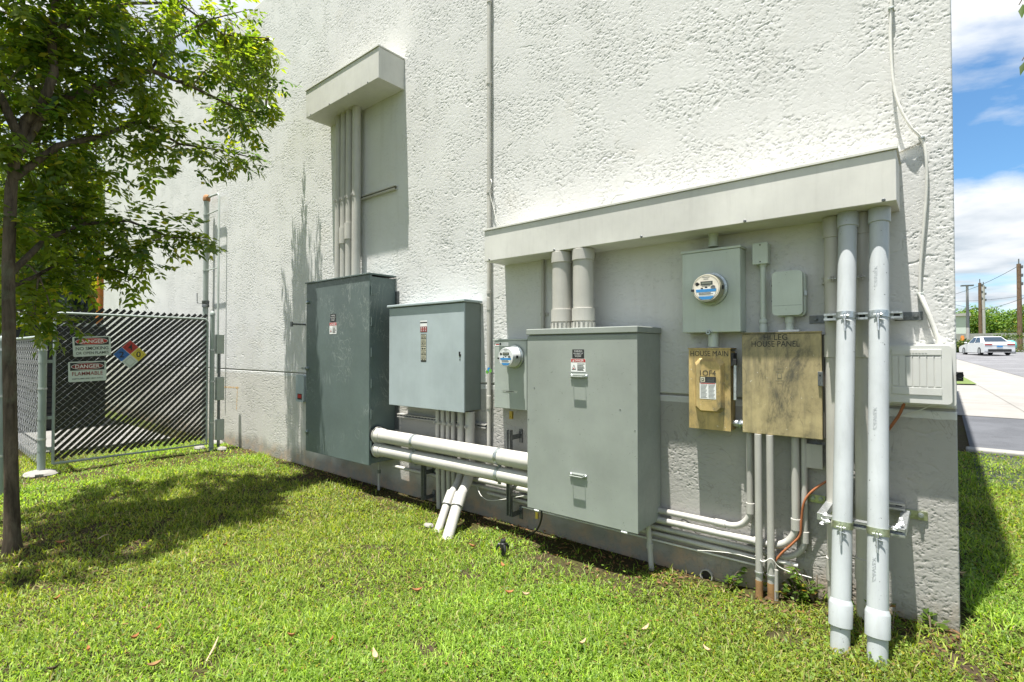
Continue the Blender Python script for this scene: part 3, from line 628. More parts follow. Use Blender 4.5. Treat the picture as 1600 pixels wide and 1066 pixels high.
mb = MB(); x0, x1, z0, z1 = -.998, -.548, .966, 1.602; mb.box(x0, x1, -.120, -.105, z0, z1, TAN2); mb.box(x0-.003, x1+.003, -.128, -.105, z1+.0005, z1+.010, TAN2)
q = W(1211.5, 527, .12); mb.text('HI LEG', (q[0], -.1212, q[2]), X, Z, .135, .036, WORN, bold=.003)
q = W(1211, 537.5, .12); mb.text('HOUSE PANEL', (q[0], -.1212, q[2]), X, Z, .275, .036, WORN, bold=.003); mb.build('door', G_, .004)
mb = MB(); q = W(1218, 588, .12)
for zz, ww in ((.045, .03), (.028, .045), (-.028, .045), (-.045, .03)): mb.rect((q[0], -.1211, q[2]), X, Z, -ww/2, ww/2, zz, zz+.003, m_simple('emboss', (.17, .155, .1), .6) if 'emboss' not in MATS else MATS['emboss'])
mb.rect((q[0], -.1211, q[2]), X, Z, -.013, .013, -.015, .018, MATS['emboss']); mb.rect((q[0], -.1215, q[2]), X, Z, -.009, .009, -.011, .014, TAN2); mb.build('emblem', G_)
mb = MB(); q = W(1282, 590, .12); mb.box(x1-.02, x1+.006, -.134, -.1205, q[2]-.05, q[2]+.035, GALVDK); mb.disk((x1-.008, -.1345, q[2]+.012), X, Z, .006, BLACK, 10); mb.build('latch', G_, .002)
mb = MB(); mb.tube([(-1.072, -.055, 1.012), (-.993, -.055, 1.012)], .022, GALV, 14); mb.lathe([(.03, .0), (.03, .018), (.022, .02)], (-1.0375, -.055, 1.012), X, STRAP, 8)
tag(mb.build('conduit_nipple'), 'short shiny conduit nipple joining tan switch to tan panel', 'pipe', 'short pipe nipples')
# little blank box and the rounded box above the house panel
t = thing('junction_box', (-.89, -.04, 2.05), 'smallest upright blank box on its own pipe, right of the square meter box', 'junction box', 'small junction boxes')
mb = MB(); mb.box(-.937, -.850, -.078, -.003, 2.056, 2.188, PALESAGE); mb.build('box', t, .004)
mb = MB(); mb.box(-.940, -.847, -.084, -.0785, 2.053, 2.191, PALESAGE); [mb.lathe([(0, .003), (.004, .003), (.005, 0)], (-.893, -.084, zz), -Y, GALVDK, 8) for zz in (2.068, 2.176)]; mb.build('cover', t, .003)
mb = MB(); mb.lathe([(.0165, 1.70), (.0165, 2.035), (.021, 2.037), (.021, 2.056)], (-.886, -.045, 0), Z, PALESAGE, 18); mb.lathe([(.024, 1.612), (.024, 1.652), (.021, 1.66), (.021, 1.672), (.0255, 1.675), (.0255, 1.69), (.0165, 1.70)], (-.886, -.045, 0), Z, PALESAGE, 18); tag(mb.build('conduit'), 'short sage conduit from the smallest blank box down to the tan panel', 'conduit', 'thin wall conduits')
t = thing('junction_box', (-.73, -.05, 1.71), 'rounded sage utility box on a short pipe above the tan panel', 'junction box', 'small junction boxes')
def rrect(x0, x1, z0, z1, c, n=5):
    pts = []
    for cx_, cz_, a in ((x1-c, z0+c, -90), (x1-c, z1-c, 0), (x0+c, z1-c, 90), (x0+c, z0+c, 180)):
        for i in range(n+1): q = R(a+90*i/n); pts.append((cx_+c*math.cos(q), cz_+c*math.sin(q)))
    return pts
mb = MB(); mb.prism(rrect(-.812, -.640, 1.708, 1.985, .03), (0, -.004, 0), X, Z, -Y*.058, PALESAGE, True); mb.build('body', t, .003)
mb = MB(); mb.prism(rrect(-.820, -.650, 1.715, 1.990, .026), (0, -.063, 0), X, Z, -Y*.04, PALESAGE, True); mb.rect((-.735, -.1032, 1.775), X, Z, -.08, .08, 0, .002, MIDGREEN); mb.build('lid', t, .008)
mb = MB(); mb.box(-.645, -.632, -.075, -.05, 1.835, 1.862, GALV); mb.build('catch', t)
for zz in (1.905, 1.805): mb = MB(); mb.box(-.835, -.819, -.05, -.035, zz, zz+.012, BLACK); mb.build('hinge', t)
mb = MB(); mb.lathe([(.026, 1.612), (.026, 1.625), (.0225, 1.628), (.0225, 1.668), (.026, 1.67), (.026, 1.708)], (-.732, -.05, 0), Z, PALESAGE, 18)
mb.box(-.79, -.672, -.085, -.045, 1.6135, 1.625, FOAM); tag(mb.build('conduit_hub'), 'short white-collared pipe under the rounded utility box', 'pipe', 'short pipe nipples')
# small flat box under the panel
t = thing('junction_box', (-.61, -.03, .785), 'flat square box low on the wall, below the right corner of the tan panel', 'junction box', 'small junction boxes')
mb = MB(); mb.box(-.650, -.562, -.05, -.003, .783, .922, LOWPIPE); mb.build('box', t, .003)
mb = MB(); mb.box(-.654, -.559, -.056, -.0505, .779, .926, LOWPIPE); mb.build('cover', t, .002)
# grey disconnect left of the dark cabinet
q = W(468, 600, .1); t = thing('disconnect_box', (q[0], -.05, q[2]-.12), 'little blue grey disconnect box with red label, left of the tall dark cabinet', 'junction box', 'small junction boxes')
xq0, xq1 = WX(462.5, .1), WX(475, .1); zq1, zq0 = WZ(468, 586, .1), WZ(468, 628, .1)
mb = MB(); mb.prism(rrect(xq0, xq1, zq0, zq1, .03), (0, -.003, 0), X, Z, -Y*.097, PALEBLUE, True); mb.build('box', t, .006)
mb = MB(); mb.rect(((xq0+xq1)/2, -.1012, 0), X, Z, -.06, .06, zq0+.03, zq0+.11, INK); mb.rect(((xq0+xq1)/2, -.1018, 0), X, Z, -.05, .05, zq0+.05, zq0+.10, RED); mb.build('label', t)
# hook bolt sticking out left of the dark cabinet
q = W(458, 508, .05); mb = MB(); a = W(445, 507, .2)
mb.tube([(q[0]+.25, -.002, q[2]), (q[0]+.25, -.19, q[2])], .012, GALVDK, 8); mb.box(q[0]+.225, q[0]+.275, -.205, -.19, q[2]-.035, q[2]+.03, GALVDK)
tag(mb.build('door_stop'), 'small dark rod sticking out of the wall left of the tall dark cabinet', 'door stop')

# telecom box at the corner with its latch
K = thing('telecom_box', (-.08, -.06, 1.21), 'white ribbed telecom box at the wall corner behind the right big pipe', 'telecom box')
mb = MB(); mb.prism(rrect(-.245, .056, 1.200, 1.530, .016), (0, -.003, 0), X, Z, -Y*.062, TELEW, True); mb.build('base', K, .004)
mb = MB(); mb.prism(rrect(-.240, .040, 1.212, 1.522, .02), (0, -.066, 0), X, Z, -Y*.034, TELEW, True); lid = mb.build('lid', K, .005)
mb = MB(); zt = WZ(1440, 556, .1); zbm = WZ(1440, 607, .1)
us = np.linspace(WX(1393, .1), WX(1471, .1), 8)
for i in range(7): mb.box(us[i]+.002, us[i+1]-.002, -.1035, -.1002, zbm+.01, zt-.006, TELEW)
mb.box(us[0], us[-1], -.104, -.1002, zt+.004, zt+.034, TELEW); mb.box(us[0], us[-1], -.1045, -.1002, zbm-.035, zbm+.004, TELEW)
mb.build('ribbed_panel', K, .001)
mb = MB(); q = W(1432, 552, .1)
for i in range(7): mb.box(q[0]-.045+i*.0135, q[0]-.037+i*.0135, -.1052, -.1042, zt+.014, zt+.026, HOOD)
for i in range(5): mb.box(us[2]+i*.03, us[2]+i*.03+.025, -.1012, -.1003, zt-.005, zt-.001, GALVDK)
mb.build('embossed_lettering', K)
mb = MB(); q = W(1496, 590, .05); mb.box(.0565, .085, -.075, -.035, q[2]-.018, q[2]+.03, BLACK); mb.lathe([(.014, 0), (.016, .006), (.016, .012)], (.071, -.075, q[2]+.012), -Y, GALVDK, 14); mb.build('latch', K, .002)
# ------------------------------------------------------------------ pipes
def strut(name, p, q, parent=None, h=.041, d=.041, mat=None, slots=True, up=None):
    """slotted U channel from p to q, open side to -Y"""
    mat = mat or GALV; p, q = np.asarray(p, float), np.asarray(q, float); a = (q-p); ln = np.linalg.norm(a); a /= ln
    b = np.cross(a, Y); c = (p+q)/2; w = .0028; mb = MB()
    mb.obox(c+Y*(d/2-w/2), a*ln/2, b*h/2, Y*w/2, mat)
    for s in (-1, 1): mb.obox(c+s*b*(h/2-w/2)-Y*w/2*0-Y*.0015, a*ln/2, b*w/2, Y*(d/2-.0015), mat); mb.obox(c+s*b*(h/2-.007)-Y*(d/2-.001), a*ln/2, b*.0055, Y*.001, mat)
    if slots:
        k = max(1, int(ln/.05))
        for i in range(k): mb.obox(p+a*ln*(i+.5)/k+Y*(d/2-w-.0006), a*.014, b*.007, Y*.0004, BLACK)
    return mb.build(name, parent)
def pipe_clamp(c, axis, r, parent, w=.030, mat=None, out=None, tail=.045):
    """strap ring round a pipe with a bolt tail on the side `out`"""
    c = np.asarray(c, float); axis = np.asarray(axis, float); out = np.asarray(out if out is not None else -Y); mat = mat or STRAP
    mb = MB(); mb.lathe([(r+.0006, -w/2), (r+.0035, -w/2), (r+.0035, w/2), (r+.0006, w/2)], c, axis, mat, 26)
    s = np.cross(axis, out); p = c+out*(r+.010)
    for k in (-1, 1): mb.obox(p+s*k*.006, out*.011, axis*w*.42, s*.0016, mat)
    mb.tube([p-s*.022, p+s*.02], .0042, GALV, 8); mb.tube([p-s*.017, p-s*.011], .008, GALV, 6)
    return mb.build('clamp', parent)
# four slim conduits under the high hood
xs4 = [WX(529, .1, 300), WX(537.3, .1, 300), WX(546, .1, 300), WX(556.8, .1, 300)]; r4 = [.042, .042, .045, .052]
lab4 = ['leftmost of the four slim conduits under the high hood, plain and unbroken', 'second slim conduit under the high hood, with a coupling set lower than its neighbour',
        'third slim conduit under the high hood, with a coupling near mid height', 'rightmost and widest of the four slim conduits under the high hood']
zc = WZ(540, 311, .1)
for i in range(4):
    t = thing('conduit', (xs4[i], -.1, 2.34), lab4[i], 'conduit', 'conduits from the tall cabinet up to the high hood')
    mb = MB(); mb.tube([(xs4[i], -.1, 2.3385), (xs4[i], -.1, 4.4295)], r4[i], WALLPAINT, 22); mb.build('pipe', t)
    if i in (1, 2):
        z = WZ(541, 368 if i == 1 else 363, .1); mb = MB(); mb.lathe([(r4[i], -.10), (r4[i]+.011, -.098), (r4[i]+.011, .098), (r4[i], .10)], (xs4[i], -.1, z), Z, WALLPAINT, 22); mb.build('coupling', t)
    pipe_clamp((xs4[i], -.1, zc), Z, r4[i], t, mat=WALLPAINT)
z_ = WZ(590, 301, .04)
tag(strut('strut_channel', (xs4[0]-.12, -.026, z_), (WX(618, .03, 292), -.026, z_), mat=WALLPAINT), 'dark slotted channel sticking out right of the four slim conduits', 'strut channel', 'strut channels')
# two fat pipes over the sage cabinet
for u, lab in ((878.5, 'left one of two fat white pipes on top of the sage cabinet'), (911.5, 'right one of two fat white pipes on top of the sage cabinet')):
    x = WX(u, .2, 450); t = thing('vent_pipe', (x, -.2, 1.66), lab, 'pipe', 'fat pipes from the sage cabinet into the hood'); r = .080
    mb = MB(); mb.tube([(x, -.2, 1.665), (x, -.2, 2.286)], r, WALLPAINT, 30); mb.build('pipe', t)
    mb = MB(); mb.lathe([(r, -.05), (r+.010, -.048), (r+.010, .048), (r, .05)], (x, -.2, 1.775), Z, WALLPAINT, 30)
    for k in range(16): a = 2*math.pi*k/16; mb.obox((x+(r+.006)*math.cos(a), -.2+(r+.006)*math.sin(a), 1.69), (.006*math.cos(a), .006*math.sin(a), 0), (-.008*math.sin(a), .008*math.cos(a), 0), (0, 0, .024), WALLPAINT)
    mb.build('lower_coupling', t)
    mb = MB(); mb.lathe([(r, 0), (r+.009, .004), (r+.009, .085), (r, .089)], (x, -.2, 2.196), Z, WALLPAINT, 30); mb.build('collar', t)
# thin conduit behind them
x = WX(847, .04, 450); mb = MB(); mb.tube([(x, -.03, 1.45), (x, -.03, 2.286)], .017, WALLPAINT, 14); mb.box(x-.04, x+.04, -.012, -.001, 1.80, 1.825, WALLPAINT)
tag(mb.build('conduit'), 'thin conduit on the shaded wall left of the fat white pipes', 'conduit', 'thin wall conduits')
# two horizontal pipes from the dark cabinet to the sage one
for zc_, r, lab in ((.570, .071, 'upper fat pale pipe running level between dark and sage cabinets'), (.416, .065, 'lower fat pale pipe running level between dark and sage cabinets')):
    t = thing('horizontal_pipe', (-3.65, -.25, zc_), lab, 'pipe', 'level pipes between the cabinets')
    mb = MB(); mb.tube([(-4.7515, -.25, zc_), (-2.556, -.25, zc_)], r, WALLPAINT, 30); mb.build('pipe', t)
    mb = MB(); x = WX(596, .25, 690); mb.lathe([(r+.022, 0), (r+.022, .02), (r+.008, .024), (r+.008, .10), (r, .106)], (-4.750, -.25, zc_), X, WALLPAINT, 30); mb.lathe([(r+.030, -.0005), (r+.030, .014), (r+.022, .016)], (-4.750, -.25, zc_), X, BLACK, 30); mb.build('bushing', t)
    for u in (649, 780.5): pipe_clamp((WX(u, .25, 695), -.25, zc_), X, r, t, .034, out=-Z)
for u, v0, v1, off, lab in ((662, 726, 781, .12, 'short dark upright channel below the level pipes, nearer the dark cabinet'), (796, 672, 806, .13, 'longer dark upright channel behind the level pipes, beside the sage cabinet')):
    x = WX(u, off, 740); tag(strut('strut_channel', (x, -off, WZ(u, v1, off)), (x, -off, WZ(u, v0, off)), mat=GALVDK), lab, 'strut channel', 'strut channels')
    for vv in ((v0+8, v1-8)):
        q = W(u+12, vv, .0); mb = MB(); mb.box(x+.015, x+.05, -.012, -.001, q[2]-.06, q[2]+.06, GALVDK); mb.box(x+.018, x+.03, -off, -.012, q[2]-.02, q[2]+.02, GALVDK); mb.lathe([(.014, 0), (.014, .012)], (x+.034, -.012, q[2]+.03), -Y, GALV, 6)
        tag(mb.build('wall_bracket'), 'small dark steel bracket holding an upright channel to the wall below the level pipes', 'bracket', 'steel wall brackets')
z_ = WZ(690, 658, .05)
tag(strut('strut_channel', (WX(621, .04, 655), -.026, z_), (-3.33, -.026, z_), mat=LOWPIPE), 'level channel clamping the six conduits below the pale blue cabinet', 'strut channel', 'strut channels')
# six conduits below the pale blue cabinet
us6 = [(684, .024), (692.2, .024), (700.3, .024), (708.3, .024), (720.5, .036), (734.5, .046)]
lab6 = ['first thin conduit, farthest left, below the pale blue cabinet', 'second thin conduit from the left below the pale blue cabinet', 'third thin conduit from the left below the pale blue cabinet', 'fourth thin conduit, next to the medium one, below the pale blue cabinet',
        'medium conduit below the pale blue cabinet, bending out into the lawn beside the fat one', 'fattest conduit below the pale blue cabinet, bending out into the lawn']
for i, (u, r) in enumerate(us6):
    x = WX(u, .12, 660); t = thing('conduit', (x, -.12, -.1), lab6[i], 'conduit', 'conduits below the pale blue cabinet')
    if i < 4: pts = [(x, -.12, .911), (x, -.12, .4), (x-.004, -.105, .15), (x, -.10, -.16)]
    else:
        e = T(681, 832) if i == 4 else T(695.5, 845); zb = .37 if i == 4 else .40; s = np.array([x, -.12, zb]); e = np.array([e[0], e[1], e[2]-.02])
        d = e-s; k = []
        for q in np.linspace(0, 1, 9): k.append((1-q)**2*s+2*(1-q)*q*(s+[0, -.01, -.16])+q*q*(s+d*.42))
        pts = [(x, -.12, .911)]+k+[e-[0, 0, .03]]
    mb = MB(); mb.tube(pts, r, LOWPIPE, 20); mb.build('pipe', t)
    if i >= 4:
        d = e-(s+d*.42); d /= np.linalg.norm(d); c = s+(e-s)*.44; mb = MB()
        mb.lathe([(r, -.03), (r+.009, -.028), (r+.009, .11), (r, .112)], c, d, WALLPAINT, 22); mb.lathe([(r+.0095, .104), (r+.0095, .112)], c, d, BLACK, 22)
        mb.build('coupling', t); mb = MB(); mb.tube([c+d*.113, e-[0, 0, .03]+d*0], r+.002, WALLPAINT, 22); mb.build('lower_pipe', t)
    pipe_clamp((x, -.12, WZ(700, 662, .12)), Z, r, t, .03, LOWPIPE)
# level runs along the foot of the wall
def run(name, z, off, r, x0, xb, ztop, label, mat, bend=.12, cap=False):
    t = thing(name, ((x0+xb)/2, -off, z), label, 'conduit', 'conduits along the foot of the wall'); mb = MB()
    if ztop is None: pts = [(x0, -off, z), (xb, -off, z)]
    else: pts = [(x0, -off, z)]+[tuple(p) for p in arc((xb-bend, -off, z+bend), X, Z, bend, 9, -90, 0)]+[(xb, -off, ztop)]
    mb.tube(pts, r, mat, 16); mb.build('pipe', t)
    if ztop is not None:
        for p, a in (((xb, -off, z+bend+.01), Z), ((xb-bend-.06, -off, z), X)): mb = MB(); mb.lathe([(r, -.035), (r+.005, -.034), (r+.005, .034), (r, .035)], p, a, mat, 16); mb.build('coupling', t)
    return t
X72 = WX(1172, .05, 750)
run('conduit', WZ(1100, 812.5, .05), .05, .021, -3.5, X72, .964, 'topmost level conduit low on the wall, turning up left of the upright pair', LOWPIPE, .13)
run('conduit', WZ(1100, 828, .06), .06, .023, -4.0, WX(1243, .06, 760), .964, 'second level conduit low on the wall, turning up right of the upright pair', LOWPIPE, .15)
run('conduit', WZ(1100, 841, .045), .045, .018, -4.72, WX(1257, .045, 760), .964, 'third level conduit low on the wall, turning up beside the flat low box', LOWPIPE, .14)
run('conduit', WZ(1100, 852, .045), .045, .016, -3.3, WX(1182, .045, 868), None, 'fourth level conduit low on the wall, ending at the upright pair', LOWPIPE)
run('cable', WZ(1100, 863, .03), .03, .007, -2.9, WX(1182, .03, 880), None, 'thin pale cable lowest along the foot of the wall', CABLEW)
mb = MB(); z = WZ(1230, 880, .05); mb.tube([(WX(1212, .05, 877), -.05, z), (WX(1247, .05, 882), -.05, z)], .014, CABLEW, 12); tag(mb.build('capped_pipe'), 'short capped pipe stub right of the upright pair near the ground', 'pipe')
# upright pair with rusty feet
for u, off, lab in ((1187.5, .115, 'left upright pipe of the rusty-footed pair below the tan panel'), (1204, .112, 'right upright pipe of the rusty-footed pair below the tan panel')):
    x = WX(u-2 if u < 1190 else u, off, 800); t = thing('conduit', (x, -off, -.1), lab, 'conduit', 'upright conduits below the tan panel')
    mb = MB(); mb.tube([(x, -off, .04), (x, -off, .964)], .0215, LOWPIPE, 20); mb.build('pipe', t)
    mb = MB(); mb.tube([(x, -off, -.16), (x, -off, .042)], .0222, RUSTPIPE, 20); mb.build('rusty_foot', t)
    mb = MB(); mb.lathe([(.0225, -.006), (.026, -.005), (.026, .005), (.0225, .006)], (x, -off, .09), Z, GALV, 16); mb.build('wire_tie', t)
x = WX(1213, .115, 900); mb = MB(); mb.tube([(x, -.115, -.15), (x, -.115, .13)], .012, LOWPIPE, 12); tag(mb.build('conduit'), 'thin short upright pipe right beside the rusty-footed pair', 'conduit')
# vertical stub below the sage cabinet and thin one below the dark cabinet
x = WX(1019, .12, 850); mb = MB(); mb.tube([(x-.03, -.12, .24), (x, -.12, -.16)], .019, LOWPIPE, 12); mb.lathe([(.019, -.02), (.024, -.018), (.024, .018), (.019, .02)], (x-.018, -.12, .08), Z, LOWPIPE, 12); tag(mb.build('conduit'), 'olive stub of pipe from the right bottom corner of the sage cabinet into the ground', 'conduit')
x = WX(592, .1, 750); mb = MB(); mb.tube([(x, -.1, .26), (x, -.1, -.16)], .014, LOWPIPE, 12); mb.lathe([(.02, -.02), (.02, .02)], (x, -.1, .12), Z, GALVDK, 8); tag(mb.build('conduit'), 'thin stub of pipe below the right edge of the tall dark cabinet', 'conduit')
# tall thin conduit on the wall between the hoods
x = WX(764.5, .03, 300); t = thing('conduit', (x, -.03, .6), 'long thin conduit running up the sunlit wall left of the long hood', 'conduit', 'thin wall conduits')
mb = MB(); mb.tube([(x, -.032, .50), (x, -.032, ROOF_Z+.1)], .019, WALLPAINT, 16); mb.build('pipe', t)
for v in (3, 130, 300, 457, 636): z = WZ(764, v, .03); mb = MB(); mb.lathe([(.019, -.014), (.024, -.013), (.024, .013), (.019, .014)], (x, -.032, z), Z, WALLPAINT, 16); mb.box(x-.05, x-.015, -.012, -.001, z-.014, z+.014, WALLPAINT); mb.build('strap', t)
for v in (475, 628): z = WZ(764, v, .03); mb = MB(); mb.lathe([(.019, -.06), (.023, -.058), (.023, .058), (.019, .06)], (x, -.032, z), Z, WALLPAINT, 16); mb.build('coupling', t)
zz = WZ(766, 300, .03); mb = MB(); pts = [(x+.02, -.03, zz+.12), (x+.05, -.05, zz+.08), (x+.015, -.05, zz), (x+.05, -.04, zz-.12), (x+.10, -.04, zz-.30), (x+.13, -.02, zz-.34)]
mb.tube(pts, .004, CABLEW, 8); tag(mb.build('loose_wire'), 'short loose white wire tied to the long thin conduit above the hood', 'wire')

# the two big pale pipes at the corner, leaning out towards the ground, and the painted ones behind
def big_pipe(ut, ub, lab):
    a = np.array([WX(ut, .15, 325), -.15, 2.286]); b = np.array([WX(ub, .575, 1015), -.575, -.06]); d = b-a; L_ = np.linalg.norm(d); d /= L_
    t = thing('downpipe', (b[0], b[1], 0), lab, 'pipe', 'big pale pipes at the building corner'); r = .0455
    at = lambda z: a+(b-a)*((a[2]-z)/(a[2]-b[2]))
    bl = at(.225); mb = MB(); mb.tube([a, bl], r, PVCGREY, 32); mb.build('pipe', t)
    mb = MB(); mb.lathe([(r, -.002), (r+.007, .018), (r+.008, .022), (r+.008, .128), (r+.004, .131), (r-.002, .131)], bl, d, PVCGREY, 32); mb.build('bell_end', t)
    mb = MB(); mb.tube([bl+d*.12, b+d*.05], r-.002, PVCGREY, 32); mb.build('lower_pipe', t)
    mb = MB(); mb.lathe([(r, .002), (r+.007, .004), (r+.007, .088), (r, .09)], a, d, PVCGREY, 32); mb.build('collar', t)
    return t, at, d, r
P1 = big_pipe(1325, 1312, 'left one of two big pale pipes dropping from the hood to the lawn')
P2 = big_pipe(1374, 1370.5, 'right one of two big pale pipes dropping from the hood to the lawn')
_t, _at, _d, _r = P2; mb = MB()
for _z in (.42, 1.15, 1.9):
    _c = _at(_z); mb.text('CANTEX', _c+[-.012, -_r-.0014, 0], -_d, X, .11, .016, m_simple('faded_print', (.30, .32, .33), .6) if 'faded_print' not in MATS else MATS['faded_print'])
mb.build('printed_lettering', _t)
zs_up = WZ(1313, 493.5, .31); zs_lo = WZ(1340, 828, .50)
for pz, mat in ((zs_up, STRAP), (zs_lo, ZINC)):
    for t, at, d, r in (P1, P2):
        c = at(pz); pipe_clamp(c, d, r, t, .036, mat, out=-Y)
        mb = MB(); mb.tube([c+[0, -r-.012, 0], c+[.002, -r-.03, -.085]], .0045, GALV, 8); mb.tube([c+[-.004, -r-.018, -.02], c+[.03, -r-.012, -.03]], .003, GALV, 6); mb.build('bolt', t)
def strut_rack(z, face, x0, x1, plates, label, mat, tilt=0.):
    t = thing('pipe_rack', ((x0+x1)/2, -face, z), label, 'pipe support', 'strut racks holding the big pipes')
    strut('channel', (x0, -face+.0205, z+tilt), (x1, -face+.0205, z-tilt), t)
    for (xa, xb, xarm) in plates:
        mb = MB(); mb.box(xa, xb, -.009, -.001, z-.024, z+.024, mat); mb.build('wall_plate', t, .001)
        mb = MB(); mb.box(xarm-.020, xarm+.020, -face+.042, -.010, z-.019, z+.019, GALV); mb.build('arm', t, .002)
        for q in (.28, .75): mb = MB(); mb.lathe([(0, .018), (.008, .018), (.008, .010), (.013, .010), (.014, 0)], (xa+(xb-xa)*q, -.009, z+.002), -Y, GALVDK if z > 1 else STRAP, 12); mb.build('bolt', t)
    return t
rk = strut_rack(zs_up, .222, WX(1287, .222, 494), WX(1410, .222, 494), ((WX(1265, 0, 494), WX(1300, 0, 494), WX(1298, .1, 494)), (WX(1398, 0, 494), WX(1442, 0, 494), WX(1403, .1, 494))), 'upper steel rack clamping the two big pale pipes to the wall', GALVDK)
rk2 = strut_rack(zs_lo, .425, WX(1284, .425, 828), WX(1414, .425, 828), ((WX(1263, 0, 798), WX(1290, 0, 798), WX(1292, .2, 810)), (WX(1408, 0, 822), WX(1450, 0, 822), WX(1412, .2, 822))), 'lower steel rack with white foam blobs clamping the two big pale pipes', ZINC)
for (u, v, off, s) in ((1288, 812, .41, .014), (1293, 815, .43, .012), (1290, 804, .40, .010), (1284, 818, .43, .009), (1404, 822, .41, .012), (1409, 818, .39, .011), (1399, 826, .43, .010), (1408, 811, .38, .008)):
    q = W(u, v, off); mb = MB(); n = 10
    mb.lathe([(s*math.sin(math.pi*i/7)*(1+.25*math.sin(i*2.1+u)), -s*math.cos(math.pi*i/7)) for i in range(8)], q, (Z+.3*X)/np.linalg.norm(Z+.3*X), FOAM, 10); mb.build('foam_blob', rk2)
for u, lab in ((1303, 'left wall-coloured pipe half hidden behind the left big pale pipe'), (1348.5, 'right wall-coloured pipe between the two big pale pipes')):
    x = WX(u, .085, 500); t = thing('painted_pipe', (x, -.085, -.1), lab, 'pipe', 'painted pipes behind the big pale ones')
    mb = MB(); mb.tube([(x, -.085, -.14), (x, -.085, 2.286)], .047, WALLPAINT, 26); mb.build('pipe', t)
    for v in (541, 893): z = WZ(u, v, .13); mb = MB(); mb.lathe([(.0472, -.065), (.053, -.064), (.053, .064), (.0472, .065)], (x, -.085, z), Z, WALLPAINT, 26); mb.build('coupling', t)
    mb = MB(); mb.lathe([(.047, 0), (.053, .002), (.053, .12), (.047, .122)], (x, -.085, 2.163), Z, WALLPAINT, 26); mb.build('collar', t)
    pipe_clamp((x, -.085, WZ(1300, 437, .1)), Z, .047, t, .036, WALLPAINT)
z_ = WZ(1300, 438, .05); tag(strut('strut_channel', (WX(1284, .03, 438), -.022, z_), (WX(1372, .03, 438), -.022, z_), mat=WALLPAINT), 'painted channel behind the big pipes near the rounded box', 'strut channel', 'strut channels')
z_ = WZ(1395, 790, .06); tag(strut('strut_channel', (WX(1335, .06, 785), -.05, z_), (WX(1414, .06, 790), -.05, z_), mat=LOWPIPE), 'low painted channel just above the lower steel rack', 'strut channel', 'strut channels')

# ------------------------------------------------------------------ cables
def cable(name, pts, r, m, label, cat='cable', smooth=5, group=None):
    P = [np.asarray(p, float) for p in pts]; out = []
    for i in range(len(P)-1):
        p0, p1, p2, p3 = P[max(i-1, 0)], P[i], P[i+1], P[min(i+2, len(P)-1)]
        for k in range(smooth):
            q = k/smooth; out.append(.5*((2*p1)+(-p0+p2)*q+(2*p0-5*p1+4*p2-p3)*q*q+(-p0+3*p1-3*p2+p3)*q**3))
    out.append(P[-1]); mb = MB(); mb.tube(out, r, m, 10); return tag(mb.build(name), label, cat, group)
wc = cable('drooping_cable', [W(u, v, o) for u, v, o in ((1393, -60, .012), (1392.5, 10, .014), (1391.5, 60, .02), (1396, 130, .035), (1407, 170, .045), (1424, 200, .04), (1440, 217, .018), (1447, 245, .018), (1447.5, 300, .016), (1443, 360, .016), (1438, 420, .014), (1437, 458, .014))], .0075, CABLEW, 'white cable drooping down the wall near the corner')
cable('flat_cable', [W(u, v, o) for u, v, o in ((1437, 459, .016), (1446, 480, .03), (1458, 510, .035), (1470, 543, .04))], .013, CABLEW, 'thicker white cable curving into the top of the telecom box')
for u, v, lab in ((1392.5, 14, 'small cable clip at the top of the drooping cable'), (1440, 216, 'small cable clip where the drooping cable bends beside the long hood'), (1438, 460, 'cable clip above the telecom box where the cable thickens')):
    q = W(u, v, .01); mb = MB(); mb.box(q[0]-.014, q[0]+.014, -.026, -.001, q[2]-.008, q[2]+.008, METERGREY); mb.tube([(q[0]+.004, -.03, q[2]), (q[0]+.004, -.001, q[2])], .005, GALV, 8); tag(mb.build('cable_clip', None, .003), lab, 'clip', 'cable clips')
q = W(1407, 240, 0); mb = MB(); mb.prism([(0, 0), (.11, .035), (.11, .041), (0, .006)], (q[0]-.02, -.001, q[2]-.0), X, Z, -Y*.012, WALLPAINT); tag(mb.build('wall_batten'), 'thin sloping sliver of trim on the wall right of the long hood', 'trim')
cable('orange_cable', [W(u, v, o) for u, v, o in ((1316, 744, .04), (1296, 750, .05), (1276, 762, .06), (1262, 775, .07), (1255, 790, .075), (1252, 815, .075), (1250, 836, .075), (1238, 850, .08), (1222, 864, .085), (1211, 877, .09))], .007, ORANGE, 'orange cable curving beside the flat low box to the upright pair', group='orange cables')
cable('orange_cable', [W(u, v, o) for u, v, o in ((1413, 630, .06), (1405, 648, .05), (1394, 664, .04), (1388, 672, .03))], .008, ORANGE, 'short orange cable dropping from under the telecom box', group='orange cables')
cable('thin_wire', [W(u, v, o) for u, v, o in ((1458, 632, .05), (1440, 640, .03), (1420, 646, .02), (1404, 652, .02))], .003, CABLEW, 'thin white wire sagging under the telecom box', 'wire', group='thin white wires')
cable('thin_wire', [W(u, v, o) for u, v, o in ((745, 760, .06), (752, 775, .09), (765, 782, .1), (790, 780, .09), (812, 776, .08), (826, 774, .06))], .0035, CABLEW, 'thin white wire looping between the fat conduit and the sage cabinet', 'wire', group='thin white wires')
cable('thin_wire', [W(u, v, o) for u, v, o in ((1180, 868, .11), (1192, 878, .14), (1205, 873, .14), (1216, 885, .12), (1232, 893, .10), (1250, 898, .09), (1268, 903, .08))], .003, CABLEW, 'thin white wire tangled round the feet of the upright pair', 'wire', group='thin white wires')
cable('thin_wire', [W(u, v, o) for u, v, o in ((1090, 860, .06), (1120, 862, .07), (1150, 866, .06), (1182, 874, .1), (1196, 876, .13))], .0025, CABLEW, 'thin white wire leading along the wall foot into the upright pair', 'wire', group='thin white wires')
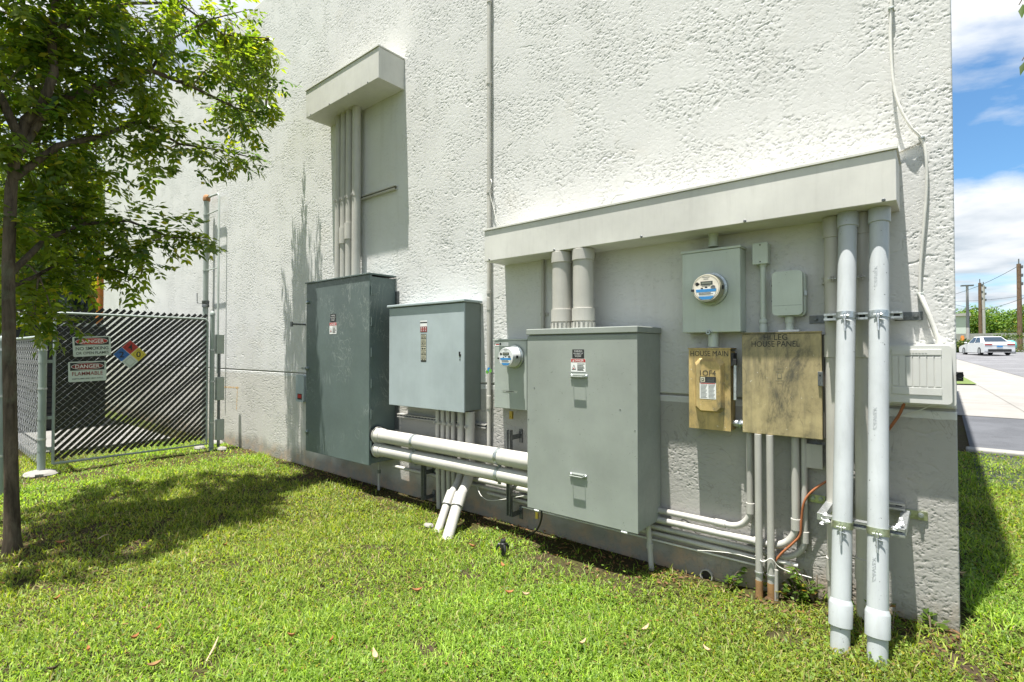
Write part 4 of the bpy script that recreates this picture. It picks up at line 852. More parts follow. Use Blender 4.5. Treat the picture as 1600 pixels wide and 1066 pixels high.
a = T(812, 846)
cable('black_hose', [W(846, 797, .3), W(846, 810, .3), W(840, 826, .25), W(828, 836, .2), W(818, 841, .2), a], .008, BLACK, 'black corrugated hose from the sage cabinet down to the soil', 'hose')
# drain hole sleeve in the wall foot
q = W(1105, 903, 0); mb = MB(); mb.lathe([(.044, .0), (.044, .022), (.036, .022), (.036, .002)], (q[0], 0, q[2]+.02), -Y, LOWPIPE, 20); mb.disk((q[0], -.002, q[2]+.02), X, Z, .037, BLACK, 20); tag(mb.build('drain_outlet'), 'round dark drain hole at the foot of the wall', 'drain')
# spray paint mark by the fence
mb = MB(); o0 = -.0015
for (u0, v0, u1, v1, w) in ((338, 604, 374, 606, .018), (371, 604, 369.5, 642, .016)):
    a, b = W(u0, v0, -o0), W(u1, v1, -o0); d = (b-a)/np.linalg.norm(b-a); n = np.cross(d, Y)*w; k = 14
    for i in range(k):
        p, q = a+(b-a)*(i+.08*(i % 3))/k, a+(b-a)*(i+.86-.06*(i*7 % 4))/k; j = .35+.65*abs(math.sin(i*1.7)); mb.quad(p-n*j, q-n*j*.8, q+n*j, p+n*j*.7, m_simple('orange_spray', (.62, .40, .18), .8, 0, .15) if 'orange_spray' not in MATS else MATS['orange_spray'])
tag(mb.build('spray_mark'), 'faint orange spray paint corner mark on the grey wall base', 'paint mark')
# ------------------------------------------------------------------ fence and gate across the side yard
FX = -8.9
def woven(mb_w, mb_s, o, ax, x0, x1, z0, z1, pitch=.082, slat=.042, rise=1):
    """chain link wires and diagonal slats in the plane o + x*ax + z*Z"""
    nrm = np.cross(ax, Z); L_ = x1-x0; H_ = z1-z0
    def clip(c, s):       # line z = z0 + s*(x-x0) + c within the rectangle
        pts = []
        for x in (x0, x1):
            z = z0+s*(x-x0)+c
            if z0 <= z <= z1: pts.append((x, z))
        for z in (z0, z1):
            x = x0+(z-z0-c)/s
            if x0 < x < x1: pts.append((x, z))
        return sorted(pts)[:2] if len(pts) >= 2 else None
    for s in (1, -1):
        c = -L_ if s > 0 else 0.
        k = 0
        while c < H_+(L_ if s < 0 else 0):
            e = clip(c, s)
            if e:
                (xa, za), (xb, zb) = e; n = max(2, int(abs(xb-xa)/.047)); P_ = []
                for i in range(n+1):
                    q = i/n; P_.append(o+ax*(xa+(xb-xa)*q)+Z*(za+(zb-za)*q)+nrm*.0035*(1 if (i+k) % 2 else -1))
                mb_w.tube(P_, .0014, GALV, 4, False)
                if s == rise and mb_s is not None:
                    w = slat/2; m = max(2, int(abs(xb-xa)/.13)); ph = k*1.3
                    off_ = pitch*.5
                    A_ = []
                    for i in range(m+1):
                        q = i/m; wav = .012*math.sin(ph*.6+i*.7)
                        A_.append((o+ax*(xa+(xb-xa)*q)+Z*(za+(zb-za)*q+off_+wav), .004*math.sin(ph*1.7+i*1.1)))
                    vs = []; side = (Z-ax*s)/math.sqrt(2)
                    for p, y in A_: vs += [p+side*w+nrm*(y+.003), p-side*w+nrm*(y-.003)]
                    mb_s.add(vs, [(2*i, 2*i+1, 2*i+3, 2*i+2) for i in range(m)], SLATM)
            c += pitch; k += 1
gy0, gy1, gz0, gz1 = -2.30, -.475, .02, 1.985
gate = thing('chain_link_gate', (FX, -1.39, 0), 'chain link gate with diagonal black slats and hazard signs beside the wall', 'gate')
mb = MB(); r = .017; c = .06
mb.tube([(FX, gy0, gz0), (FX, gy0, gz1-c)]+[(FX, gy0+c-c*math.cos(R(a)), gz1-c+c*math.sin(R(a))) for a in (30, 60, 90)]+[(FX, gy1-c+c*math.sin(R(a)), gz1-c+c*math.cos(R(a))) for a in (0, 30, 60, 90)]+[(FX, gy1, gz0), (FX, gy0, gz0)], r, POSTG, 12); mb.build('frame', gate)
w_, s_ = MB(), MB(); woven(w_, s_, np.array([FX, 0, 0]), Y, gy0+.01, gy1-.01, gz0+.02, gz1+.03)
w_.build('wire_mesh', gate); s_.build('slats', gate)
for z in (1.35, .62, .22): mb = MB(); mb.lathe([(.046, -.02), (.046, .02)], (FX, -2.41, z), Z, POSTG, 20); mb.box(FX-.008, FX+.008, -2.36, gy0, z-.02, z+.02, POSTG); mb.build('hinge', gate)
def post(x, y, z0, z1, r, lab, cap=True, name='fence_post', grp='fence posts'):
    t = thing(name, (x, y, z0), lab, 'fence post', grp); mb = MB(); mb.tube([(x, y, z0-.1), (x, y, z1)], r, POSTG, 20); mb.build('pipe', t)
    mb = MB(); mb.lathe([(r+.004, -.03), (r+.004, 0), (r*.8, .022), (r*.3, .034), (0, .036)], (x, y, z1), Z, POSTG, 20); mb.build('cap', t)
    for z in (.35, 1.0, 1.5): mb = MB(); mb.lathe([(r+.001, -.012), (r+.005, -.011), (r+.005, .011), (r+.001, .012)], (x, y, z), Z, GALV, 20); mb.build('band', t)
    return t
post(FX, -2.412, -.09, 1.70, .042, 'thick pale green gate post on a concrete footing left of the gate')
post(FX, -.405, -.05, 2.08, .034, 'slim green gate post between the gate and the stucco wall')
bx = T(2, 700)
tL = 5.2; q = AT(3, 600, 5.6)
post(q[0], q[1], -.09, 1.62, .036, 'pale green fence post at the left picture edge behind the tree trunk')
# concrete footing and pale rocks
def rock(c, sx, sy, sz, seed, lab, m=None, name='rock', cat='rock', grp=None):
    rg = np.random.default_rng(seed); mb = MB(); n, k = 12, 6; vs = []
    for i in range(k+1):
        ph = math.pi*i/k
        for j in range(n):
            th = 2*math.pi*j/n; f = 1+.22*(rg.random()-.5)
            vs.append((c[0]+sx*math.sin(ph)*math.cos(th)*f, c[1]+sy*math.sin(ph)*math.sin(th)*f, c[2]+sz*math.cos(ph)*f))
    mb.add(vs, [(i*n+j, (i+1)*n+j, (i+1)*n+(j+1) % n, i*n+(j+1) % n) for i in range(k) for j in range(n)], m or ROCK, True); return tag(mb.build(name), lab, cat, grp)
rock((FX+.02, -2.42, -.085), .22, .17, .05, 3, 'white concrete footing round the thick gate post', ROCK, 'post_footing', 'footing')
for i, (u, v, s, lab) in enumerate(((312, 702, .11, 'flat pale rock left of the slim gate post foot'), (338, 694, .15, 'largest pale rock against the wall at the slim gate post'), (347, 704, .09, 'small pale rock in the grass in front of the slim gate post'))):
    p = T(u, v); rock((p[0], min(p[1], -.12), -.07), s, s*.7, .045, 10+i, lab, None, 'rock', 'rock', 'pale rocks by the gate')
p = T(670, 823); rock((p[0], p[1], p[2]+.01), .06, .04, .02, 21, 'white piece of rubble beside the two slanting conduits', None, 'rubble', 'rubble')
# bracket post with three steel boxes between slim post and wall
t = thing('bracket_post', (FX-.15, -.2, 0), 'rusty steel post with three box brackets fixed to the wall at the gate', 'bracket post')
xb_ = FX; yb = AX(342, 600, FX)[1]
mb = MB(); mb.tube([(FX, yb, -.05), (FX, yb, 1.6)], .022, GALVDK, 12); mb.build('post', t)
for v0, v1 in ((523, 553), (589, 625), (655, 687)):
    a, b = AX(343, v0, FX), AX(343, v1, FX); mb = MB(); mb.box(FX-.05, FX+.05, a[1]-.055, a[1]+.055, b[2], a[2], METERGREY); mb.build('box_bracket', t, .004)
# vent riser with thin parallel pipe
t = thing('vent_riser', (-10.05, -.1, 0), 'grey vent pipe with rusty top elbow and thin pipe beside it, above the gate', 'vent pipe')
x0, x1 = WX(322, .12, 400), WX(341.5, .12, 400); zt = WZ(322, 311, .12)
mb = MB(); mb.tube([(x0, -.12, -.1), (x0, -.12, zt)], .043, METERGREY, 16); mb.build('riser', t)
mb = MB(); mb.lathe([(.044, -.05), (.058, -.04), (.06, 0), (.05, .045), (.02, .07), (0, .072)], (x0, -.12, zt), Z, RUSTO, 14); mb.tube([(x0, -.12, zt+.01), (x0+.12, -.12, zt+.01)], .03, RUSTO, 12); mb.build('elbow', t)
mb = MB(); mb.tube([(x0+.1, -.12, zt+.01), (x1-.04, -.12, zt-.01), (x1, -.12, zt-.06), (x1, -.12, 1.1)], .017, METERGREY, 12); mb.build('thin_pipe', t)
for v in (333, 421): z = WZ(330, v, .12); mb = MB(); mb.tube([(x0, -.12, z), (x1, -.12, z)], .010, METERGREY, 8); mb.lathe([(.045, -.015), (.05, -.014), (.05, .014), (.045, .015)], (x0, -.12, z), Z, METERGREY, 16); mb.build('rung', t)
z = WZ(322, 475, .12); mb = MB(); mb.lathe([(.043, -.06), (.058, -.058), (.058, -.01), (.05, 0), (.058, .01), (.058, .058), (.043, .06)], (x0, -.12, z), Z, GALVDK, 14); mb.tube([(x0-.02, -.15, z), (x0-.16, -.2, z+.02), (x0-.17, -.2, z+.2)], .008, GALVDK, 6); mb.build('valve', t)
# side fence running away from the thick post
t = thing('chain_link_fence', (-11, -2.412, 0), 'chain link side fence with slats running away behind the tree trunk', 'fence')
w_, s_ = MB(), MB(); woven(w_, s_, np.array([0, -2.412, 0]), X, -14.0, FX-.05, 0, 1.66, .082, .036, -1); w_.build('wire_mesh', t); s_.build('slats', t)
mb = MB(); mb.tube([(-14, -2.412, 1.67), (FX, -2.412, 1.67)], .02, POSTG, 10); mb.build('top_rail', t)
for x in (-11.5, -14): mb = MB(); mb.tube([(x, -2.412, -.1), (x, -2.412, 1.69)], .03, POSTG, 12); mb.build('line_post', t)
# signs on the gate
def hazard_sign(y0, y1, z0, z1, tilt, body, label, kind):
    c = np.array([FX+.034, (y0+y1)/2, (z0+z1)/2]); ax = math.cos(tilt)*Y+math.sin(tilt)*Z; az = -math.sin(tilt)*Y+math.cos(tilt)*Z
    t = thing('hazard_sign', c, label, 'sign', 'hazard signs on the gate'); w, h = (y1-y0)/2, (z1-z0)/2; mb = MB()
    mb.prism(rrect(-w, w, -h, h, .018), c-X*.004, ax, az, X*.004, SIGNW); e = X*.0008; o = c+X*.0004
    mb.rect(o, ax, az, -w*.90, w*.90, h*.12, h*.90, INK); mb.disk(o+e+az*h*.51, ax, az, w*.86, WHITEV, 36, h*.34); mb.disk(o+2*e+az*h*.51, ax, az, w*.83, RED if kind else DKRED, 36, h*.31)
    mb.text('DANGER', o+3*e+az*h*.51, ax, az, w*1.28, h*.36, WHITEV, bold=.012)
    for txt, q, ww, hh, m in body: mb.text(txt, o+e+az*h*q, ax, az, w*ww, h*hh, m, bold=.012)
    mb.build('plate', t)
hazard_sign(-2.122, -1.713, 1.415, 1.682, R(3), (('NO SMOKING', -.20, 1.72, .34, INK), ('OR OPEN FLAMES', -.66, 1.72, .27, INK)), 'upper white danger sign reading NO SMOKING OR OPEN FLAMES', 1)
hazard_sign(-2.165, -1.76, 1.075, 1.345, R(1.5), (('FLAMMABLE', -.20, 1.62, .38, DKRED), ('KEEP FLAMES AND HEAT AWAY', -.70, 1.62, .14, INK)), 'lower white danger sign reading FLAMMABLE', 0)
c = np.array([FX+.034, -1.49, 1.435]); t = thing('hazard_diamond', c, 'tilted red blue yellow and white hazard diamond on the gate', 'sign', 'hazard signs on the gate')
a = R(48); hx, hz = .198, .205; mb = MB(); o = c
dm = lambda k, o_: [o_+Y*hx*k*p+Z*hz*k*q for p, q in ((0, -1), (1, 0), (0, 1), (-1, 0))]
mb.add(dm(1, o)+[p-X*.004 for p in dm(1, o)], [(0, 1, 2, 3), (0, 4, 5, 1), (1, 5, 6, 2), (2, 6, 7, 3), (3, 7, 4, 0), (7, 6, 5, 4)], SIGNW)
e = X*.0008
for (py, pz), m in (((0, .5), RED), ((-.5, 0), BLUE), ((.5, 0), YELLOW), ((0, -.5), SIGNW)):
    cc = o+Y*hx*py+Z*hz*pz
    mb.add([p+e for p in dm(.485, cc)], [(0, 1, 2, 3)], m)
    D_, d_ = dm(.335, cc), dm(.315, cc)
    for i in range(4): j = (i+1) % 4; mb.quad(D_[i]+2*e, D_[j]+2*e, d_[j]+2*e, d_[i]+2*e, INK)
for txt, py, pz in (('4', 0, .5), ('2', -.5, 0), ('0', .5, 0)): mb.text(txt, o+Y*hx*py+Z*hz*pz+3*e, Y, Z, .055, .085, INK, bold=.02)
mb.build('plate', t)
# concrete pad and dark equipment housing behind the gate
mb = MB(); mb.box(-14.6, -10.4, -2.3, -.5, -.2, -.035, SLABM); struct(mb.build('concrete_pad', bevel=.01))
t = thing('equipment_housing', (-13.9, -1.6, 0), 'black louvred equipment housing standing behind the gate slats', 'equipment housing')
mb = MB(); mb.box(-14.6, -13.12, -2.33, -.86, -.02, 1.96, m_simple('housing_black', (.008, .009, .010), .6, 0, .2, 5)); mb.build('body', t, .01)
mb = MB(); mb.box(-14.65, -13.08, -2.36, -.83, 1.965, 2.02, METERGREY); mb.build('roof', t, .006)
for k in range(2):
    mb = MB()
    for i in range(14): z = .3+i*.1; mb.prism([(0, 0), (.03, -.02), (.03, -.028), (0, -.01)], (-13.12, -2.2+k*.68, z), X, Z, Y*.56, MATS['housing_black'])
    mb.build('louvre', t)
# yellow and orange excavator parked beyond the yard
ex = AT(118, 520, 17.5); ex[2] = 0
t = thing('excavator', (ex[0], ex[1], 0), 'yellow and orange excavator parked beyond the yard, glimpsed through leaves', 'excavator'); o = ex
fx = np.array([.55, .83, 0]); sx = np.array([.83, -.55, 0])
for s in (-1, 1):
    mb = MB(); mb.prism([(-1.5, .25), (-1.3, .02), (1.3, .02), (1.5, .25), (1.5, .55), (1.3, .75), (-1.3, .75), (-1.5, .55)], o+sx*(s*.95-.22), fx, Z, sx*.44, RUBBER); mb.build('track', t, .02)
mb = MB(); mb.obox(o+Z*1.35-fx*.3, fx*1.5, sx*1.15, Z*.5, YELP); mb.build('body', t, .06)
mb = MB(); mb.prism([(-.7, 0), (.7, 0), (.65, .9), (.35, 1.7), (-.7, 1.7)], o+fx*.5+sx*.25+Z*1.86, fx, Z, sx*.85, YELP); cabm = mb.build('cab', t, .04)
mb = MB(); mb.prism([(-.55, .15), (.55, .15), (.5, .9), (.27, 1.5), (-.55, 1.5)], o+fx*.5+sx*.23+Z*1.86, fx, Z, sx*.89, GLASSD); mb.build('window', cabm)
mb = MB(); mb.prism([(0, 0), (.35, 0), (1.6, 1.9), (3.0, 2.1), (3.0, 2.5), (1.3, 2.35)], o+fx*.6-sx*.3+Z*1.7, fx, Z, sx*.35, ORANGEP); mb.build('boom', t, .03)
mb = MB(); mb.prism([(0, 0), (.3, .1), (.15, -2.4), (-.1, -2.4), (-.25, -.1)], o+fx*3.5-sx*.27+Z*4.1, fx, Z, sx*.28, ORANGEP); mb.build('stick', t, .03)
# orange upright mast near the wall end
q = AT(156, 500, 14.2); mb = MB(); mb.tube([(q[0], q[1], -.1), (q[0], q[1], 4.0)], .075, ORANGEP, 12)
for z in (.8, 1.6, 2.4, 3.2): mb.lathe([(.08, -.04), (.1, -.03), (.1, .03), (.08, .04)], (q[0], q[1], z), Z, ORANGEP, 12)
tag(mb.build('orange_pole'), 'slim orange post beyond the gate near the far wall end', 'post')

# ------------------------------------------------------------------ leaves
def leaf_mesh(name, P, D, N_, L_, Wd, colr, mat, parent, fold=.0):
    """many leaves at once: base points P, directions D, normals N_, lengths, widths and colours"""
    n = len(P); S = np.cross(D, N_); S /= np.linalg.norm(S, axis=1)[:, None]+1e-9; N_ = np.cross(S, D)
    L_ = np.asarray(L_)[:, None]; Wd = np.asarray(Wd)[:, None]
    v = np.stack([P, P+D*L_*.42+S*Wd*.5+N_*Wd*fold, P+D*L_, P+D*L_*.42-S*Wd*.5+N_*Wd*fold], 1).reshape(-1, 3)
    me = bpy.data.meshes.new(name); me.vertices.add(4*n); me.vertices.foreach_set('co', v.astype(np.float32).ravel())
    i = np.arange(n)*4; f = np.stack([i, i+1, i+2, i, i+2, i+3], 1).reshape(-1)
    me.loops.add(6*n); me.loops.foreach_set('vertex_index', f.astype(np.int32)); me.polygons.add(2*n)
    me.polygons.foreach_set('loop_start', (np.arange(2*n)*3).astype(np.int32)); me.polygons.foreach_set('loop_total', np.full(2*n, 3, np.int32))
    me.update(calc_edges=True); me.materials.append(mat)
    ca = me.color_attributes.new('col', 'FLOAT_COLOR', 'POINT'); c4 = np.ones((4*n, 4), np.float32); c4[:, :3] = np.repeat(colr, 4, 0); ca.data.foreach_set('color', c4.ravel())
    o = bpy.data.objects.new(name, me); COL.objects.link(o)
    if parent is not None: o.parent = parent; o.location = -parent.location
    return o
def unit(a): return a/(np.linalg.norm(a, axis=-1, keepdims=True)+1e-9)
def green(n, lo, hi, yellow=.08, brown=.0, rg=rng):
    t = rg.random((n, 1))**1.3; c = np.array(lo)*(1-t)+np.array(hi)*t
    c *= (.8+.4*rg.random((n, 1)))
    y = rg.random(n) < yellow; c[y] = np.array([.26, .24, .03])*(.7+.5*rg.random((y.sum(), 1)))
    b = rg.random(n) < brown; c[b] = np.array([.22, .12, .04])*(.7+.5*rg.random((b.sum(), 1)))
    return c
# the shade tree in front
tb = T(19, 853)
tree = thing('shade_tree', (tb[0], tb[1], -.09), 'tree with dark trunk and feathery leaflets at the left, over the gate', 'tree', 'trees')
limb = MB()
def px(*pts): return [AT(u, v, t) for u, v, t in pts]
limbs = [
 (px((19, 875, 4.02), (19, 840, 4.02), (18, 760, 4.02), (16, 650, 4.03), (14, 520, 4.05), (13, 420, 4.08), (17, 300, 4.1), (24, 240, 4.12), (40, 190, 4.15)), [.072, .053, .044, .042, .041, .040, .038, .036, .034]),
 (px((40, 190, 4.15), (66, 168, 4.2), (84, 115, 4.25), (80, 50, 4.3), (92, -20, 4.3), (120, -120, 4.3)), [.042, .036, .033, .03, .026, .012]),
 (px((24, 245, 4.12), (75, 165, 4.3), (140, 140, 4.6), (235, 110, 5.1), (300, 135, 5.6), (365, 168, 6.0), (415, 180, 6.2)), [.04, .036, .032, .026, .018, .012, .006]),
 (px((81, 60, 4.28), (110, 32, 4.4), (150, 25, 4.7), (200, 5, 5.1), (280, 5, 5.6), (350, 55, 6.0), (420, 60, 6.3)), [.024, .022, .02, .016, .012, .009, .005]),
 (px((20, 280, 4.1), (90, 228, 4.4), (150, 215, 4.7), (220, 190, 5.1), (280, 225, 5.4), (345, 235, 5.7), (410, 250, 6.0)), [.03, .026, .022, .018, .012, .008, .004]),
 (px((14, 430, 4.08), (70, 375, 4.4), (130, 350, 4.7), (200, 345, 4.9), (270, 372, 5.05), (325, 372, 5.2)), [.026, .022, .018, .013, .008, .004]),
 (px((14, 450, 4.08), (60, 430, 4.5), (110, 400, 4.9), (170, 420, 5.0), (220, 435, 5.1)), [.018, .015, .011, .007, .004]),
 (px((30, 215, 4.12), (0, 150, 4.0), (-60, 80, 3.9), (-140, -40, 3.8)), [.035, .03, .025, .012]),
 (px((235, 110, 5.1), (270, 60, 5.4), (330, 30, 5.8), (390, 15, 6.1)), [.014, .011, .008, .004]),
]
for pts, rs in limbs: limb.tube(pts, rs, BARK, 12)
clumps = [(300, 12, 5.6, .26), (360, 30, 6.0, .30), (415, 60, 6.45, .14), (380, 55, 6.2, .20), (385, 105, 6.1, .26), (335, 100, 5.8, .26), (415, 155, 6.0, .15), (385, 190, 6.0, .17), (420, 120, 6.2, .12), (352, 160, 5.9, .16),
 (245, 50, 5.2, .34), (200, 25, 4.8, .48), (150, 60, 4.6, .46), (100, 20, 4.5, .46), (50, 60, 4.3, .42), (15, 20, 4.2, .42), (120, 120, 4.6, .44), (185, 125, 4.9, .44), (235, 135, 5.2, .22), (60, 140, 4.3, .38), (10, 130, 4.2, .38), (275, 95, 5.5, .20),
 (290, 232, 5.4, .22), (235, 205, 5.2, .24), (335, 240, 5.6, .20), (390, 248, 5.9, .16), (175, 205, 5.0, .30), (115, 215, 4.7, .32), (60, 225, 4.4, .38), (10, 225, 4.2, .36), (230, 255, 5.2, .22), (150, 265, 4.9, .26), (85, 285, 4.6, .30),
 (50, 310, 4.6, .34), (120, 320, 4.8, .30), (25, 350, 4.3, .34), (100, 360, 4.8, .30), (150, 365, 4.8, .24), (205, 345, 4.9, .18), (245, 375, 5.0, .20), (290, 365, 5.1, .18), (320, 372, 5.2, .11), (225, 405, 5.0, .18), (180, 400, 5.0, .18), (30, 410, 4.5, .32), (85, 420, 4.8, .28), (130, 430, 5.0, .22), (200, 440, 5.1, .12), (15, 480, 4.3, .2), (55, 490, 4.5, .18), (85, 500, 4.6, .12)]
cl = [(AT(u, v, t), r) for u, v, t, r in clumps]
for c in ((-6.4, -2.3, 5.8), (-7.2, -2.4, 5.6), (-5.9, -2.9, 5.6), (-6.6, -1.9, 6.2), (-5.6, -2.5, 5.8), (-7.0, -3.1, 5.6), (-5.3, -3.3, 4.9), (-5.4, -2.9, 5.3), (-6.0, -3.6, 4.8), (-6.9, -3.5, 4.6), (-7.4, -2.9, 4.8), (-5.3, -3.7, 4.6), (-5.8, -3.4, 5.2)): cl.append((np.array(c), .40))
for c, r in (((-6.75, -.62, 5.35), .15), ((-6.95, -.75, 5.3), .17), ((-6.7, -.88, 5.3), .16), ((-7.05, -.92, 5.2), .17), ((-6.9, -.52, 5.0), .13), ((-7.15, -.65, 4.9), .14), ((-7.2, -.85, 4.75), .14), ((-7.3, -.55, 4.7), .11), ((-6.55, -.95, 5.3), .15), ((-6.85, -.85, 5.05), .13)): cl.append((np.array(c), r))
PP, DD, NN, LL, WW, CC = [], [], [], [], [], []
limb_pts = np.concatenate([np.array(p) for p, _ in limbs])
for c, r in cl:
    base = limb_pts[np.argmin(np.linalg.norm(limb_pts-c, axis=1))]; dd = np.linalg.norm(base-c)
    if dd > r*.4 and dd < 1.6: limb.tube([base, (base+c)/2+[0, 0, .03], c], [.009, .006, .004], TWIG, 6, False)
    nt = int(5+33*r*r/.2)
    for k in range(nt):
        d = unit(rng.normal(size=3)*[1, 1, .75]); L0 = r*(.35+.65*rng.random()**.6); tip = c+d*L0; s = c+d*L0*.25
        tw = unit(d+[0, 0, -.25])
        if k % 3 == 0 and r < .5: limb.tube([c, tip], [.0035, .0018], TWIG, 4, False)
        for j in range(2):                                    # two compound leaves per twig tip
            rd = unit(tw*.8+rng.normal(size=3)*.7+[0, 0, -.25]); rl = .15+.09*rng.random(); m = 4
            side = unit(np.cross(rd, [0, 0, 1])+rng.normal(size=3)*.15); nrm = unit(np.cross(side, rd)); nrm = nrm*np.sign(nrm[2]+1e-6)
            st = s+(tip-s)*(.45+.55*rng.random()); tone = rng.random()
            for q in range(m):
                b = st+rd*rl*(q+.6)/m+np.array([0, 0, -.03])*(q/m)**2
                for sg in (-1, 1):
                    PP.append(b); DD.append(unit(side*sg*.9+rd*.55+[0, 0, -.28]+rng.normal(size=3)*.18)); NN.append(nrm+rng.normal(size=3)*.25); LL.append((.070+.030*rng.random())*(1.1-.35*abs(q-2)/m)); WW.append(.034+.012*rng.random()); CC.append(tone)
            PP.append(st+rd*rl); DD.append(unit(rd+[0, 0, -.2])); NN.append(nrm); LL.append(.075); WW.append(.034); CC.append(tone)
limb.build('trunk', tree)
PP, DD, NN = map(np.array, (PP, DD, NN)); CC = np.array(CC)[:, None]
lc = np.array([.045, .095, .012])*(1-CC)+np.array([.195, .240, .030])*CC; lc *= .75+.5*rng.random((len(CC), 1))
yl = rng.random(len(CC)) < .07; lc[yl] = np.array([.30, .28, .03])
leaf_mesh('crown', PP, DD, unit(NN), np.array(LL), np.array(WW), lc, LEAF, tree, .12)
print('tree leaves', len(PP))
def bush_tree(name, base, h, ell, nleaf, size, lo, hi, label, cat='tree', group='trees', trunk_r=.15, mat=None, yellow=.05, seed=1, trunk=True, m_b=None):
    """tree or hedge: tapered trunk with limbs to each clump and leaves through each ellipsoid (centre offset, radii)"""
    rg = np.random.default_rng(seed); base = np.asarray(base, float); t = thing(name, base, label, cat, group)
    if trunk:
        mb = MB(); top = base+[0, 0, h*.55]; mb.tube([base-[0, 0, .1], base+[.02*h, 0, h*.25], top], [trunk_r*1.3, trunk_r, trunk_r*.6], m_b or BARK, 10)
        for c, rr_ in ell: mb.tube([base+[0, 0, h*(.25+.2*rg.random())], base+(np.array(c)*[.5, .5, .75]), base+np.array(c)], [trunk_r*.5, trunk_r*.3, trunk_r*.08], m_b or BARK, 7, False)
        mb.build('trunk', t)
    V = np.array([rr_[0]*rr_[1]*rr_[2] for _, rr_ in ell])**(2/3); cnt = (nleaf*V/V.sum()).astype(int); P_, O_ = [], []
    for (c, rr_), k in zip(ell, cnt):
        nc = max(4, k//28); cc = unit(rg.normal(size=(nc, 3)))*(.45+.55*rg.random((nc, 1))**.5)
        w = cc[rg.integers(0, nc, k)]+rg.normal(size=(k, 3))*.13; P_.append(base+np.array(c)+w*np.array(rr_)); O_.append(unit(w))
    P_, O_ = np.concatenate(P_), np.concatenate(O_); n = len(P_)
    D_ = unit(rg.normal(size=(n, 3))+[0, 0, -.3]); N_ = unit(O_*.6+rg.normal(size=(n, 3))*.6+[0, 0, .5])
    leaf_mesh('crown' if trunk else 'foliage', P_, D_, N_, size*(.7+.6*rg.random(n)), size*.5*(.7+.6*rg.random(n)), green(n, lo, hi, yellow, 0, rg), mat or FARLEAF, t, .1)
    return t
# trees beyond the yard at the far end of the wall
LO, HI = (.03, .06, .014), (.10, .14, .025)
for i, (u, t_, h, ell, lab) in enumerate((
   (62, 15.5, 7.5, [((0, 0, 3.4), (1.7, 1.7, 1.4)), ((1.0, .6, 5.0), (1.7, 1.7, 1.4)), ((-1.2, -.4, 4.8), (1.7, 1.6, 1.5)), ((0, 0, 6.5), (1.7, 1.7, 1.3)), ((.2, .2, 2.1), (1.2, 1.2, .8))], 'dark bushy tree behind the tree trunk, beyond the side fence'),
   (128, 20, 9.5, [((0, .5, 5.6), (2.3, 2.2, 1.5)), ((.6, .8, 7.6), (2.5, 2.3, 1.9)), ((.5, -1.4, 3.7), (1.8, 1.6, 1.0)), ((-1, -2.2, 5.2), (2, 2, 1.6)), ((-1.8, 0, 6.2), (2.2, 2.2, 1.8)), ((-.6, .4, 9.4), (2.2, 2.2, 1.5))], 'tall dark tree standing behind the orange machine past the wall end'),
   (5, 19, 8.5, [((0, 0, 3.4), (2.2, 2, 2)), ((-1, .5, 5.8), (2.4, 2.2, 2)), ((.8, .5, 7.4), (2.2, 2, 1.6)), ((0, 0, 1.6), (1.8, 1.8, 1))], 'dark spreading tree at the left picture edge far behind the fence'))):
    q = AT(u, 545, t_); bush_tree('broadleaf_tree', (q[0], q[1], -.08), h, ell, 13000, .15, LO, HI, lab, seed=30+i)
# ------------------------------------------------------------------ beyond the building corner
def yaw_frame(fx, fy): f = np.array([fx, fy, 0.]); f /= np.linalg.norm(f); return f, np.array([f[1], -f[0], 0.])
cp = AT(1540, 555, 40.5); cp[2] = float(gz(cp[0], cp[1]))+.03
car = thing('parked_car', cp, 'white sedan parked facing away in the lot beyond the building corner', 'car')
fw_, rt_ = yaw_frame(-.30, .95); O = cp
mb = MB(); low = [(-2.25, .34), (-2.2, .2), (2.2, .2), (2.28, .4), (2.25, .62), (1.9, .74), (1.0, .88), (-1.55, .96), (-2.18, .95), (-2.27, .72)]
mb.prism(low, O-rt_*.89, fw_, Z, rt_*1.78, CARP); mb.build('body', car, .07)
def loft(a, b, m, name, parent):          # a, b: lists of matching points
    mb = MB(); n = len(a); mb.add(list(a)+list(b), [(i, (i+1) % n, n+(i+1) % n, n+i) for i in range(n)]+[tuple(range(n))[::-1], tuple(range(n, 2*n))], m); return mb.build(name, parent, .04)
P3 = lambda s, w, z: O+fw_*s+rt_*w+Z*z
loft([P3(-1.85, -.80, .93), P3(1.05, -.80, .87), P3(1.05, .80, .87), P3(-1.85, .80, .93)], [P3(-.95, -.60, 1.43), P3(.25, -.60, 1.43), P3(.25, .60, 1.43), P3(-.95, .60, 1.43)], CARP, 'cabin', car)
for name, pts in (('rear_window', [(-1.72, -.68, 1.0), (-1.72, .68, 1.0), (-1.05, .54, 1.385), (-1.05, -.54, 1.385)]), ('windscreen', [(.98, -.68, .92), (.98, .68, .92), (.34, .54, 1.38), (.34, -.54, 1.38)])):
    k = -.014 if name == 'rear_window' else .014
    mb = MB(); mb.add([P3(s+k, w, z+.012) for s, w, z in pts], [(0, 1, 2, 3)], GLASSD); mb.build(name, car)
